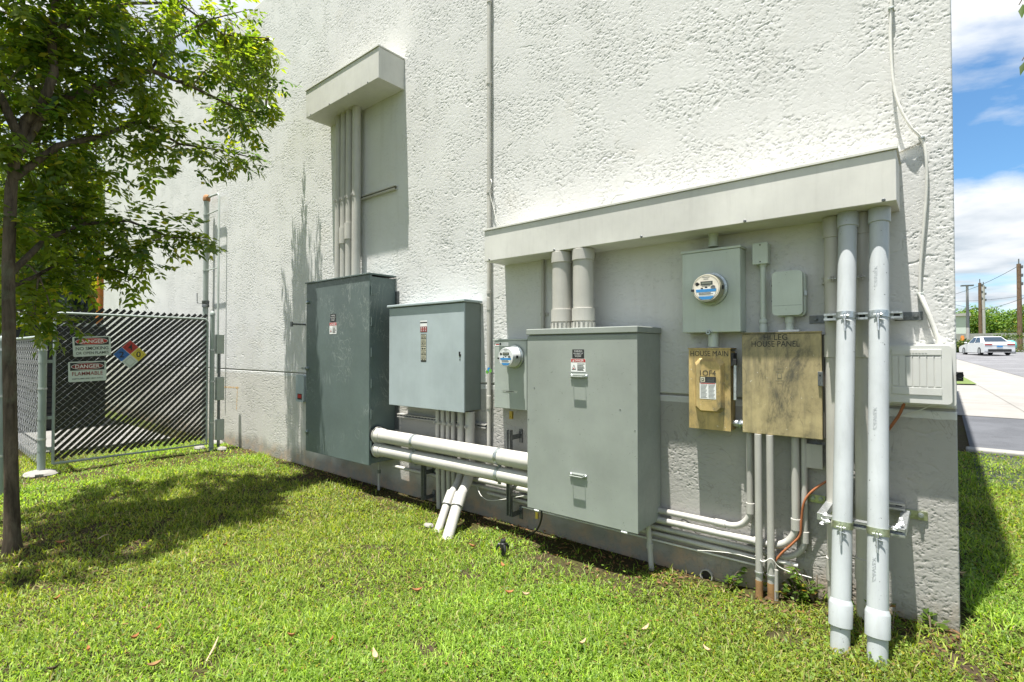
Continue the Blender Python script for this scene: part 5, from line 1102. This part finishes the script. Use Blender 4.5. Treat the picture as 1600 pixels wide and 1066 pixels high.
for s_ in (-1, 1):
    for a_, b_ in ((-1.35, -.36), (-.26, .72)):
        mb = MB(); mb.add([P3(a_, s_*.80, .97), P3(b_, s_*.80, .95), P3(min(b_, .18), s_*.645, 1.37), P3(max(a_, -.85), s_*.645, 1.37)], [(0, 1, 2, 3)], GLASSD); mb.build('side_window', car)
    mb = MB(); mb.obox(P3(-2.24, s_*.66, .80), fw_*.05, rt_*.22, Z*.055, TAIL); mb.build('taillight', car, .01)
    mb = MB(); mb.obox(P3(.75, s_*.97, .98), fw_*.06, rt_*.08, Z*.05, CARP); mb.build('door_mirror', car, .02)
    for q in (-1.38, 1.36):
        mb = MB(); mb.lathe([(.0, -.10), (.28, -.10), (.32, -.07), (.32, .07), (.28, .10), (.0, .10)], P3(q, s_*.80, .32), rt_, RUBBER, 20); wh = mb.build('wheel', car)
        mb = MB(); mb.disk(P3(q, s_*.905, .32), fw_, Z, .2, RIM, 16); mb.build('rim', wh)
mb = MB(); mb.obox(P3(-2.25, 0, .36), fw_*.035, rt_*.68, Z*.10, BLACK); mb.build('rear_bumper', car, .01)
mb = MB(); mb.obox(P3(-2.275, 0, .80), fw_*.012, rt_*.46, Z*.018, STRAP); mb.build('chrome_bar', car)
mb = MB(); mb.obox(P3(-2.275, 0, .66), fw_*.01, rt_*.17, Z*.055, STICKBLUE); mb.build('licence_plate', car)
def pole(u, v0, t_, r0, r1, m, lab, name, cat, arms=0, extra=None):
    q = AT(u, 545, t_); z0 = float(gz(q[0], q[1])); zt = AT(u, v0, t_)[2]; t = thing(name, (q[0], q[1], z0), lab, cat, 'poles beyond the parking lot')
    mb = MB(); mb.tube([(q[0], q[1], z0-.2), (q[0], q[1], (z0+zt)/2), (q[0], q[1], zt)], [r0, (r0+r1)/2, r1], m, 12); mb.build('shaft', t)
    if extra == 'lamp':
        mb = MB(); mb.tube([(q[0], q[1], z0+2.3), (q[0], q[1], zt)], [r0*.9, r1], GALVDK, 10); mb.build('upper_shaft', t)
        mb = MB(); mb.obox((q[0], q[1], zt+.05), rt_*.45, fw_*.16, Z*.06, GALVDK); mb.build('lamp_head', t, .02)
    else:
        for k in range(3): mb = MB(); mb.lathe([(.03, 0), (.09, .05), (.09, .3), (.03, .35)], (q[0]+.22, q[1]-.1, zt-.5-k*.85), Z, GALVDK, 8); mb.tube([(q[0], q[1], zt-.35-k*.85), (q[0]+.22, q[1]-.1, zt-.35-k*.85)], .03, GALVDK, 6); mb.build('insulator', t)
        mb = MB(); mb.tube([(q[0], q[1], zt), (q[0], q[1], zt+.5)], .05, GALVDK, 8); mb.build('top_pin', t)
    return q, zt
pole(1512.7, 447, 47, .15, .09, CONCP, 'lamp post with pale lower half and dark upper half behind the white car', 'lamp_post', 'lamp post', extra='lamp')
qa = pole(1532.5, 442, 66, .21, .16, WOODP, 'taller left one of two close utility poles behind the white car', 'utility_pole', 'utility pole')
pole(1538, 446, 72, .2, .15, CONCP, 'greyer right one of two close utility poles behind the white car', 'utility_pole', 'utility pole')
qb = pole(1594, 412, 52, .21, .17, WOODP, 'thick brown utility pole at the right picture edge', 'utility_pole', 'utility pole')
def wire(a, b, sag, lab):
    a, b = np.asarray(a, float), np.asarray(b, float); mb = MB(); mb.tube([a+(b-a)*i/16-Z*sag*4*(i/16)*(1-i/16) for i in range(17)], .022, BLACK, 5); tag(mb.build('overhead_wire'), lab, 'overhead wire', 'overhead wires')
wire(AT(1533, 484, 66), AT(1640, 448, 40), .3, 'thick overhead wire rising to the right past the brown pole')
wire(AT(1440, 470, 80), AT(1640, 455, 75), .6, 'thin upper overhead wire high behind the utility poles')
wire(AT(1440, 463, 80), AT(1640, 498, 75), .5, 'thin lower overhead wire crossing behind the trees')
wire(AT(1440, 468, 70), AT(1594, 414, 52), .8, 'overhead wire running to the top of the brown pole')
for i, (u, t_, h, ell, lab) in enumerate((
   (1508, 78, 6.6, [((0, 0, 4.2), (3.6, 3, 2.2)), ((-2.5, 1, 3.2), (3, 3, 2)), ((2.2, 1, 3.0), (2.6, 3, 1.9))], 'dark green tree behind the lamp post beyond the lot'),
   (1556, 82, 6.8, [((0, 0, 4.8), (4.2, 3.4, 1.7)), ((-3.4, 1, 4.3), (3, 3, 1.6)), ((3.2, 1, 4.4), (3, 3, 1.5)), ((0, -.5, 3.2), (2.8, 2.6, 1.2))], 'bright spreading umbrella-shaped tree behind the white car'),
   (1592, 76, 5.4, [((0, 0, 4.0), (3.2, 3, 1.7)), ((2.8, 1, 4.8), (3, 3, 2.0)), ((-2.2, 0, 3.4), (2, 2, 1.2))], 'light green tree behind the brown pole at the right edge'),
   (1532, 92, 5.6, [((0, 0, 3.5), (3.4, 3, 2.2)), ((-3, 1, 3.2), (3, 3, 2))], 'mid green tree between the lamp post and the utility poles'))):
    q = AT(u, 545, t_); bush_tree('broadleaf_tree', (q[0], q[1], gz(q[0], q[1])), h, ell, 5200, .42, (.05, .11, .018), (.17, .26, .05), lab, seed=50+i, trunk_r=.2)
for i, (u, t_, ell, lab) in enumerate((
   (1590, 46, [((0, 0, .75), (2.2, 1.2, .9)), ((2.8, .3, .9), (1.8, 1.2, 1.0)), ((-1.2, 0, .5), (1.0, 1.0, .6))], 'dark hedge right of the white car along the lot edge'),
   (1504, 47, [((0, 0, .5), (1.5, 1.0, .7))], 'low dark shrub left of the white car beside the wall corner'),
   (1590, 56, [((0, 0, 1.9), (1.6, 1.2, .55)), ((2, 0, 2.1), (1.6, 1.2, .6))], 'olive bush top above the hedge at the right edge'))):
    q = AT(u, 545, t_); bush_tree('hedge', (q[0], q[1], gz(q[0], q[1])), 1.2, ell, 2600, .2, (.03, .055, .015), (.10, .15, .035), lab, 'hedge', 'hedges beyond the lot', seed=70+i, trunk=False)
q = AT(1504, 545, 72); z0 = float(gz(q[0], q[1])); t = thing('low_building', (q[0], q[1], z0), 'small white building just past the wall corner far off', 'building', 'far buildings')
mb = MB(); mb.box(q[0]-9, q[0]+.6, q[1], q[1]+7, z0-.5, z0+4.6, SIGNW); mb.build('wall', t); mb = MB(); mb.box(q[0]-9.3, q[0]+.9, q[1]-.3, q[1]+7.3, z0+4.61, z0+5.0, ROOFM); mb.build('roof', t)
q = AT(1572, 545, 90); z0 = float(gz(q[0], q[1])); t = thing('low_building', (q[0], q[1], z0), 'low white roofed shed far behind the trees right of the poles', 'building', 'far buildings')
mb = MB(); mb.box(q[0]-4, q[0]+9, q[1]+4, q[1]+12, z0-.5, z0+2.2, ROOFM); mb.build('wall', t); mb = MB(); mb.prism([(-4.5, 0), (9.5, 0), (8.0, 1.6), (-1, 1.6)], (q[0], q[1]+3.5, z0+2.21), X, Z, Y*9, SIGNW); mb.build('roof', t)
# long grey fence at the back of the lot
a = AT(1480, 545, 55); b = AT(1660, 545, 55); t = thing('lot_fence', (a[0], a[1], 1.2), 'long grey fence along the back of the parking lot', 'fence'); mb = MB()
for i in range(40):
    p = a+(b-a)*i/40; q = a+(b-a)*(i+.94)/40; n_ = np.cross((b-a)/np.linalg.norm(b-a), Z)*.03; z0 = float(gz(p[0], p[1]))
    mb.add([(*(p-n_)[:2], z0), (*(q-n_)[:2], z0), (*(q-n_)[:2], z0+1.75), (*(p-n_)[:2], z0+1.75), (*(p+n_)[:2], z0), (*(q+n_)[:2], z0), (*(q+n_)[:2], z0+1.75), (*(p+n_)[:2], z0+1.75)], [(0, 1, 2, 3), (7, 6, 5, 4), (3, 2, 6, 7), (1, 5, 6, 2), (4, 0, 3, 7)], CONCP)
mb.build('boards', t)
q = AT(1578, 545, 43); z0 = float(gz(q[0], q[1])); mb = MB(); mb.lathe([(.0, 0), (.40, .0), (.44, .15), (.40, .42), (.26, .58), (0, .64)], (q[0], q[1], z0+.5), Z, TEAL, 18); mb.lathe([(.34, 0), (.34, .5)], (q[0], q[1], z0), Z, GALVDK, 12); tag(mb.build('water_tank'), 'rounded teal tank in the hedge right of the white car', 'tank')
q = AT(1504, 545, 52); z0 = float(gz(q[0], q[1])); mb = MB(); mb.lathe([(.25, 0), (.12, .7), (.1, .75)], (q[0], q[1], z0+.8), Z, ORANGEP, 12); mb.box(q[0]-.35, q[0]+.35, q[1]-.35, q[1]+.35, z0, z0+.8, ORANGEP); tag(mb.build('orange_barrier'), 'small orange barrier marker left of the white car', 'barrier')
# branch of a tree standing right of the view, its leaf tips hang into the top right corner
rt0 = np.array([2.9, 3.0, float(gz(2.9, 3))]); t = thing('roadside_tree', rt0, 'bright leaf tips hanging in at the top right corner from a tree outside', 'tree', 'trees')
tips = [AT(1592, 8, 3.6), AT(1597, 95, 3.6)]
mb = MB(); mb.tube([rt0-[0, 0, .2], rt0+[0, 0, 2], rt0+[-.2, -.3, 4.2]], [.09, .07, .05], BARK, 10)
top = rt0+[-.2, -.3, 4.2]
for e in tips: mb.tube([top, (top+e)/2+[0, 0, .3], e+[.05, 0, .1], e], [.03, .018, .006, .003], TWIG, 6)
mb.build('trunk', t)
P_, D_, N_, L_ = [], [], [], []
for e in tips:
    for k in range(7 if e is tips[0] else 5): P_.append(e+np.array([.02+.05*k, .02*k, .02*k])); D_.append(unit(np.array([-.5+.5*rng.random(), -.2, -.8+.5*(k % 2)]))); N_.append(unit(np.array([-.3, -1, .5]))); L_.append(.10+.03*rng.random())
for k in range(900): d = unit(rng.normal(size=3))*rng.random()**.4*[1.2, 1.2, .8]; P_.append(top+[.9, .5, .8]+d); D_.append(unit(rng.normal(size=3)+[0, 0, -.5])); N_.append(unit(rng.normal(size=3)+[0, 0, .8])); L_.append(.1)
L_ = np.array(L_); leaf_mesh('crown', np.array(P_), np.array(D_), np.array(N_), L_, L_*.36, green(len(L_), (.05, .10, .015), (.11, .18, .03), .05), LEAF, t, .1)

# ------------------------------------------------------------------ small things on the lawn
def ground_at(u, v): p = T(u, v); p[2] = float(ground_z(p[0], p[1])); return p
spots = [(517, 1007, 'orange'), (586, 1037, 'tan'), (242, 1049, 'brown'), (210, 1010, 'orange'), (352, 861, 'orange'), (455, 1000, 'orange'), (138, 1028, 'orange'), (83, 1056, 'dark'), (247, 997, 'orange'), (738, 860, 'orange'), (786, 890, 'orange'), (796, 933, 'red'), (652, 929, 'orange'), (822, 936, 'white'), (910, 1020, 'white'), (1008, 997, 'white'), (95, 860, 'red'), (88, 944, 'orange'), (1105, 1028, 'tan'), (1500, 905, 'tan')]
where = ['near the bottom edge left of centre', 'close to the bottom edge under the slanting conduits', 'at the bottom left, largest of the brown ones', 'in the sunlit grass at lower left', 'in the sunlit grass just below the tree shade', 'in the open grass below the tree shade', 'at lower left near the picture edge', 'at the bottom left corner, dark and curled', 'beside its twin in the lower left grass', 'in the grass left of the sprinkler', 'just below the sprinkler', 'in the middle lawn below the sprinkler', 'alone in the middle of the lawn', 'pale and flat below the sprinkler', 'pale scrap at the bottom right of centre', 'tiny pale scrap below the upright rusty pipes', 'reddish, in the shade right of the tree foot', 'in the dark grass edge below the tree foot', 'tan, at the bottom near the right big pipe', 'tan, beside the building corner foot']
for i, ((u, v, k), w) in enumerate(zip(spots, where)):
    p = ground_at(u, v)+[0, 0, .035]; rg = np.random.default_rng(100+i); a = rg.random()*6.3; f = np.array([math.cos(a), math.sin(a), .1*rg.normal()]); s = np.array([-f[1], f[0], 0]); L_ = .022+.014*rg.random(); wd = L_*(.28+.14*rg.random())
    m = {'orange': DRY, 'red': DRY, 'brown': RUSTPIPE, 'dark': BARK, 'tan': DRYT, 'white': DRYT}[k]; mb = MB(); n = 6; top, bot = [], []
    for j in range(n+1):
        q = j/n; c = p+f*(q-.5)*2*L_+Z*(.022*(2*q-1)**2); h = wd*math.sin(math.pi*min(.97, max(.05, q)))**.8; top += [c-s*h+Z*.012*h/wd, c+Z*0, c+s*h+Z*.016*h/wd]
    vs = top+[t_-Z*.0012 for t_ in top]; K_ = len(top); fs = []
    for j in range(n):
        for c in (0, 1): b_ = j*3+c; fs += [(b_, b_+3, b_+4, b_+1), (K_+b_, K_+b_+1, K_+b_+4, K_+b_+3)]
    mb.add(vs, fs, m, True); col = {'orange': 'orange brown', 'red': 'dark red', 'brown': 'brown', 'dark': 'blackish', 'tan': 'tan', 'white': 'whitish'}[k]
    tag(mb.build('fallen_leaf'), f'{col} fallen leaf {w}', 'leaf', 'fallen leaves on the lawn')
for (u0, v0, u1, v1, r, lab) in ((322, 1040, 341, 1008, .005, 'pale dry twig lying in the lower left grass'), (152, 850, 170, 843, .006, 'short pale stick in the tree shade'), (700, 838, 722, 826, .012, 'broken brown root lying at the slanting conduits')):
    a, b = ground_at(u0, v0)+[0, 0, .03], ground_at(u1, v1)+[0, 0, .045]; mb = MB(); mb.tube([a, (a+b)/2+[.01, .005, .012], b], [r*.6, r, r*.4], DRYT if r < .01 else BARK, 7); tag(mb.build('twig'), lab, 'twig', 'twigs on the lawn')
# sprinkler
p = ground_at(786, 868); t = thing('sprinkler', p, 'small black sprinkler head standing in the lawn left of the sage cabinet', 'sprinkler')
mb = MB(); mb.lathe([(.016, -.05), (.016, .075), (.025, .078), (.025, .112), (.018, .118), (.022, .122), (.020, .138), (0, .141)], p, Z, BLACK, 14); mb.build('riser', t)
for k, a in enumerate((200, 330, 80)):
    d = np.array([math.cos(R(a)), math.sin(R(a)), 0]); mb = MB(); mb.tube([p+Z*.10+d*.014, p+Z*.10+d*.034, p+Z*.075+d*.05, p+Z*.05+d*.052], [.006, .010, .010, .004], BLACK, 7); mb.build('flap', t)
# weeds at the wall foot
for i, (u, v, n, h, lab) in enumerate(((1287, 918, 48, .23, 'leafy weed between the rusty-footed pair and the left big pipe'), (1268, 905, 30, .16, 'smaller weed just right of the upright rusty pair'), (1228, 912, 26, .14, 'low weed right behind the feet of the upright pair'), (1150, 905, 24, .13, 'small weed left of the upright rusty pair'), (1393, 985, 20, .14, 'weed at the foot of the right big pipe'), (1350, 945, 14, .14, 'spindly weed between the two big pipes'), (1243, 938, 20, .11, 'weed in front of the upright rusty pair'), (1455, 982, 12, .08, 'tiny weed at the corner foot of the wall'))):
    p = T(u, v); p[1] = min(p[1], -.06); p[2] = float(ground_z(p[0], p[1])); rg = np.random.default_rng(200+i); t = thing('weed', p, lab, 'weed', 'weeds at the foot of the wall'); mb = MB(); P_, D_, N_, L_ = [], [], [], []
    for k in range(max(3, n//5)):
        a = rg.random()*6.3; e = p+np.array([math.cos(a)*h*.6, math.sin(a)*h*.45, h*(.5+.6*rg.random())]); mb.tube([p-[0, 0, .03], (p+e)/2+[0, 0, .02], e], [.003, .0025, .0015], TWIG, 5, False)
        for j in range(n//max(3, n//5)+2): q = .3+.7*rg.random(); P_.append(p+(e-p)*q); D_.append(unit(np.array([math.cos(a+rg.normal()), math.sin(a+rg.normal()), .25*rg.normal()+.1]))); N_.append(unit(np.array([0, -.3, 1])+rg.normal(size=3)*.3)); L_.append(.035+.03*rg.random())
    mb.build('stem', t); L_ = np.array(L_); leaf_mesh('leaves', np.array(P_), np.array(D_), np.array(N_), L_, L_*.5, green(len(L_), (.05, .10, .015), (.12, .18, .03), .05, .08, rg), LEAF, t, .1)

# ------------------------------------------------------------------ lawn
def scatter(rho0, d0, d1, pw, dref, seed):
    rg = np.random.default_rng(seed); half = R(54); nring = 60; ds = np.linspace(d0, d1, nring+1); P_ = []
    for a, b in zip(ds[:-1], ds[1:]):
        m = (a+b)/2; rho = rho0*min(1, (dref/m)**pw); n = int(rho*half*(b*b-a*a)); d = np.sqrt(a*a+(b*b-a*a)*rg.random(n)); th = YAW+(rg.random(n)*2-1)*half
        P_.append(np.stack([-np.sin(th)*d, -DIST+np.cos(th)*d], 1))
    p = np.concatenate(P_); x, y = p.T
    ok = ((y < -.015) & (x > FX-1.7)) | ((x > XE+.03) & (y < yk-.17)) ; p = p[ok]
    return p, rg
def patch(x, y):          # 0..1: how full the lawn is
    n = .5+.25*np.sin(2.1*x+1.7*np.sin(1.3*y))+.25*np.sin(3.3*y-1.1*x+2*np.sin(.9*x))
    full = .55+.45*n
    sw = .26*sstep(-7.2, -6.2, x)*sstep(-1.1, -1.6, x); wall = sstep(-.02-sw*.5, -.26-sw, y+.10*np.sin(5*x)+.05*np.sin(13*x)+.04*np.sin(31*x)); wmul = np.where((x < XE), .05+.95*wall, 1)
    soil = np.exp(-(((x+1.95)/.75)**2+((y+.42)/.24)**2)); soil2 = np.exp(-(((x+3.0)/.4)**2+((y+.62)/.14)**2)); soil3 = np.exp(-(((x+5.6)/.9)**2+((y+.35)/.25)**2))
    gate_ = np.exp(-((x+8.8)/.25)**2)*.8; trunk = np.exp(-(((x-tb[0])/.5)**2+((y-tb[1])/.4)**2))*.6
    bare = np.clip(np.exp(-(((x+8.35)/.3)**2))*.75+np.exp(-(((x+6.1)/.9)**2+((y+2.9)/.35)**2))*.5+.75*(np.sin(4.3*x+2*np.sin(3.1*y))*np.sin(5.2*y+1.7*np.sin(2.3*x)) > .9), 0, .9)
    return np.clip((full+.15)*wmul*(1-.9*soil)*(1-.6*soil2)*(1-.55*soil3)*(1-gate_)*(1-trunk)*(1-bare), .04, 1)
def blades(rho0, seed):
    p, rg = scatter(rho0, 1.7, 13.5, 1.25, 2.4, seed); p = p[rg.random(len(p)) < patch(p[:, 0], p[:, 1])]; n = len(p); x, y = p.T
    d = np.hypot(x, y+DIST); big = np.clip((d/2.6)**.55, 1, 2.0)
    b = np.stack([x, y, ground_z(x, y)-.006], 1); az = rg.random(n)*2*np.pi; h = np.stack([np.cos(az), np.sin(az), np.zeros(n)], 1); s = np.stack([-np.sin(az), np.cos(az), np.zeros(n)], 1)
    tw = rg.normal(size=n)*.5; s = unit(s+h*tw[:, None])
    ln = (.030+.046*rg.random(n)**2.2)*(.85+.35*np.sin(1.9*x+2.3*y+np.sin(3*x))**2)*(.95+.05*big); lean = np.clip(rg.normal(.95, .38, n), .15, 1.5)
    wd = (.0034+.0026*rg.random(n))*big
    m = b+(h*np.sin(lean*.62)[:, None]+Z*np.cos(lean*.62)[:, None])*(ln*.55)[:, None]; t = m+(h*np.sin(np.minimum(lean*1.35, 1.9))[:, None]+Z*np.cos(np.minimum(lean*1.35, 1.9))[:, None])*(ln*.55)[:, None]
    w = wd[:, None]; v = np.stack([b-s*w*.45, b+s*w*.45, m+s*w*.5, m-s*w*.5, t], 1).reshape(-1, 3)
    me = bpy.data.meshes.new('grass'); me.vertices.add(5*n); me.vertices.foreach_set('co', v.astype(np.float32).ravel()); i = np.arange(n)*5
    f = np.stack([i, i+1, i+2, i+3, i+3, i+2, i+4], 1).reshape(-1); me.loops.add(7*n); me.loops.foreach_set('vertex_index', f.astype(np.int32)); me.polygons.add(2*n)
    st = np.stack([np.arange(n)*7, np.arange(n)*7+4], 1).ravel(); me.polygons.foreach_set('loop_start', st.astype(np.int32)); me.polygons.foreach_set('loop_total', np.tile([4, 3], n).astype(np.int32))
    me.update(calc_edges=True); me.materials.append(GRASSM)
    c = GR_LO+(GR_HI-GR_LO)*rg.random((n, 1))**1.25; reg = .5+.5*np.sin(1.3*x+.7*y+1.5*np.sin(.8*y+.4*x)); c = c*(.78+.40*reg[:, None]*(.5+.5*np.sin(5.1*x-3.7*y+2*np.sin(2.2*x))**2)[:, None]); c[:, 0] *= .92+.22*(1-reg)
    dry = rg.random(n) < .07+.07*(1-reg); c[dry] = np.array([.33, .27, .13])*(.6+.7*rg.random((dry.sum(), 1)))
    c4 = np.ones((5*n, 4), np.float32); c4[:, :3] = np.repeat(c, 5, 0); ca = me.color_attributes.new('col', 'FLOAT_COLOR', 'POINT'); ca.data.foreach_set('color', c4.ravel())
    o = bpy.data.objects.new('grass', me); COL.objects.link(o); o['kind'] = 'stuff'; o['label'] = 'short mown grass of the sunlit lawn'; print('blades', n)
GR_LO, GR_HI = np.array([.080, .150, .016]), np.array([.37, .47, .075])
blades(15000, 11)
# small-leaved ground cover among the grass, thicker towards the right
p, rg = scatter(5200, 1.7, 10.5, 1.2, 2.4, 17); x, y = p.T
keep = rg.random(len(p)) < np.clip(.16+.75*sstep(-3.4, -.8, x+.5*np.sin(2*y))*(.4+.6*np.sin(1.7*x-2.1*y)**2)+.25*(y > -1.0)*(x < XE), 0, 1)*patch(x, y)
p = p[keep]; x, y = p.T; n = len(p); az = rg.random(n)*6.283
D_ = unit(np.stack([np.cos(az), np.sin(az), rg.normal(.15, .25, n)], 1)); N_ = unit(np.stack([rg.normal(0, .35, n), rg.normal(0, .35, n), np.ones(n)], 1))
sz = (.012+.012*rg.random(n))*np.clip((np.hypot(x, y+DIST)/2.6)**.4, 1, 1.6)
o = leaf_mesh('ground_cover', np.stack([x, y, ground_z(x, y)+.012+.032*rg.random(n)], 1), D_, N_, sz, sz*.62, green(n, (.075, .135, .012), (.19, .27, .04), .03, .02, rg), GRASSM, None, .08)
o['kind'] = 'stuff'; print('cover', n)
# dead leaf litter along the wall foot and round the tree
p, rg = scatter(900, 1.9, 10, .6, 3, 23); x, y = p.T
keep = rg.random(len(p)) < np.clip(.03+.8*np.exp(-((y+.15)/.22)**2)*(x < XE)+.5*np.exp(-(((x+5.4)/1.1)**2+((y+2.8)/.8)**2))+.6*np.exp(-((x+8.4)/.5)**2), 0, 1)
p = p[keep]; x, y = p.T; n = len(p); az = rg.random(n)*6.283
D_ = unit(np.stack([np.cos(az), np.sin(az), rg.normal(0, .2, n)], 1)); N_ = unit(np.stack([rg.normal(0, .4, n), rg.normal(0, .4, n), np.ones(n)], 1)); sz = .02+.03*rg.random(n)
cc = np.array([.16, .09, .045])*(.4+1.1*rg.random((n, 1)))
o = leaf_mesh('leaf_litter', np.stack([x, y, ground_z(x, y)+.006+.012*rg.random(n)], 1), D_, N_, sz, sz*.4, cc, FARLEAF, None, .15); o['kind'] = 'stuff'
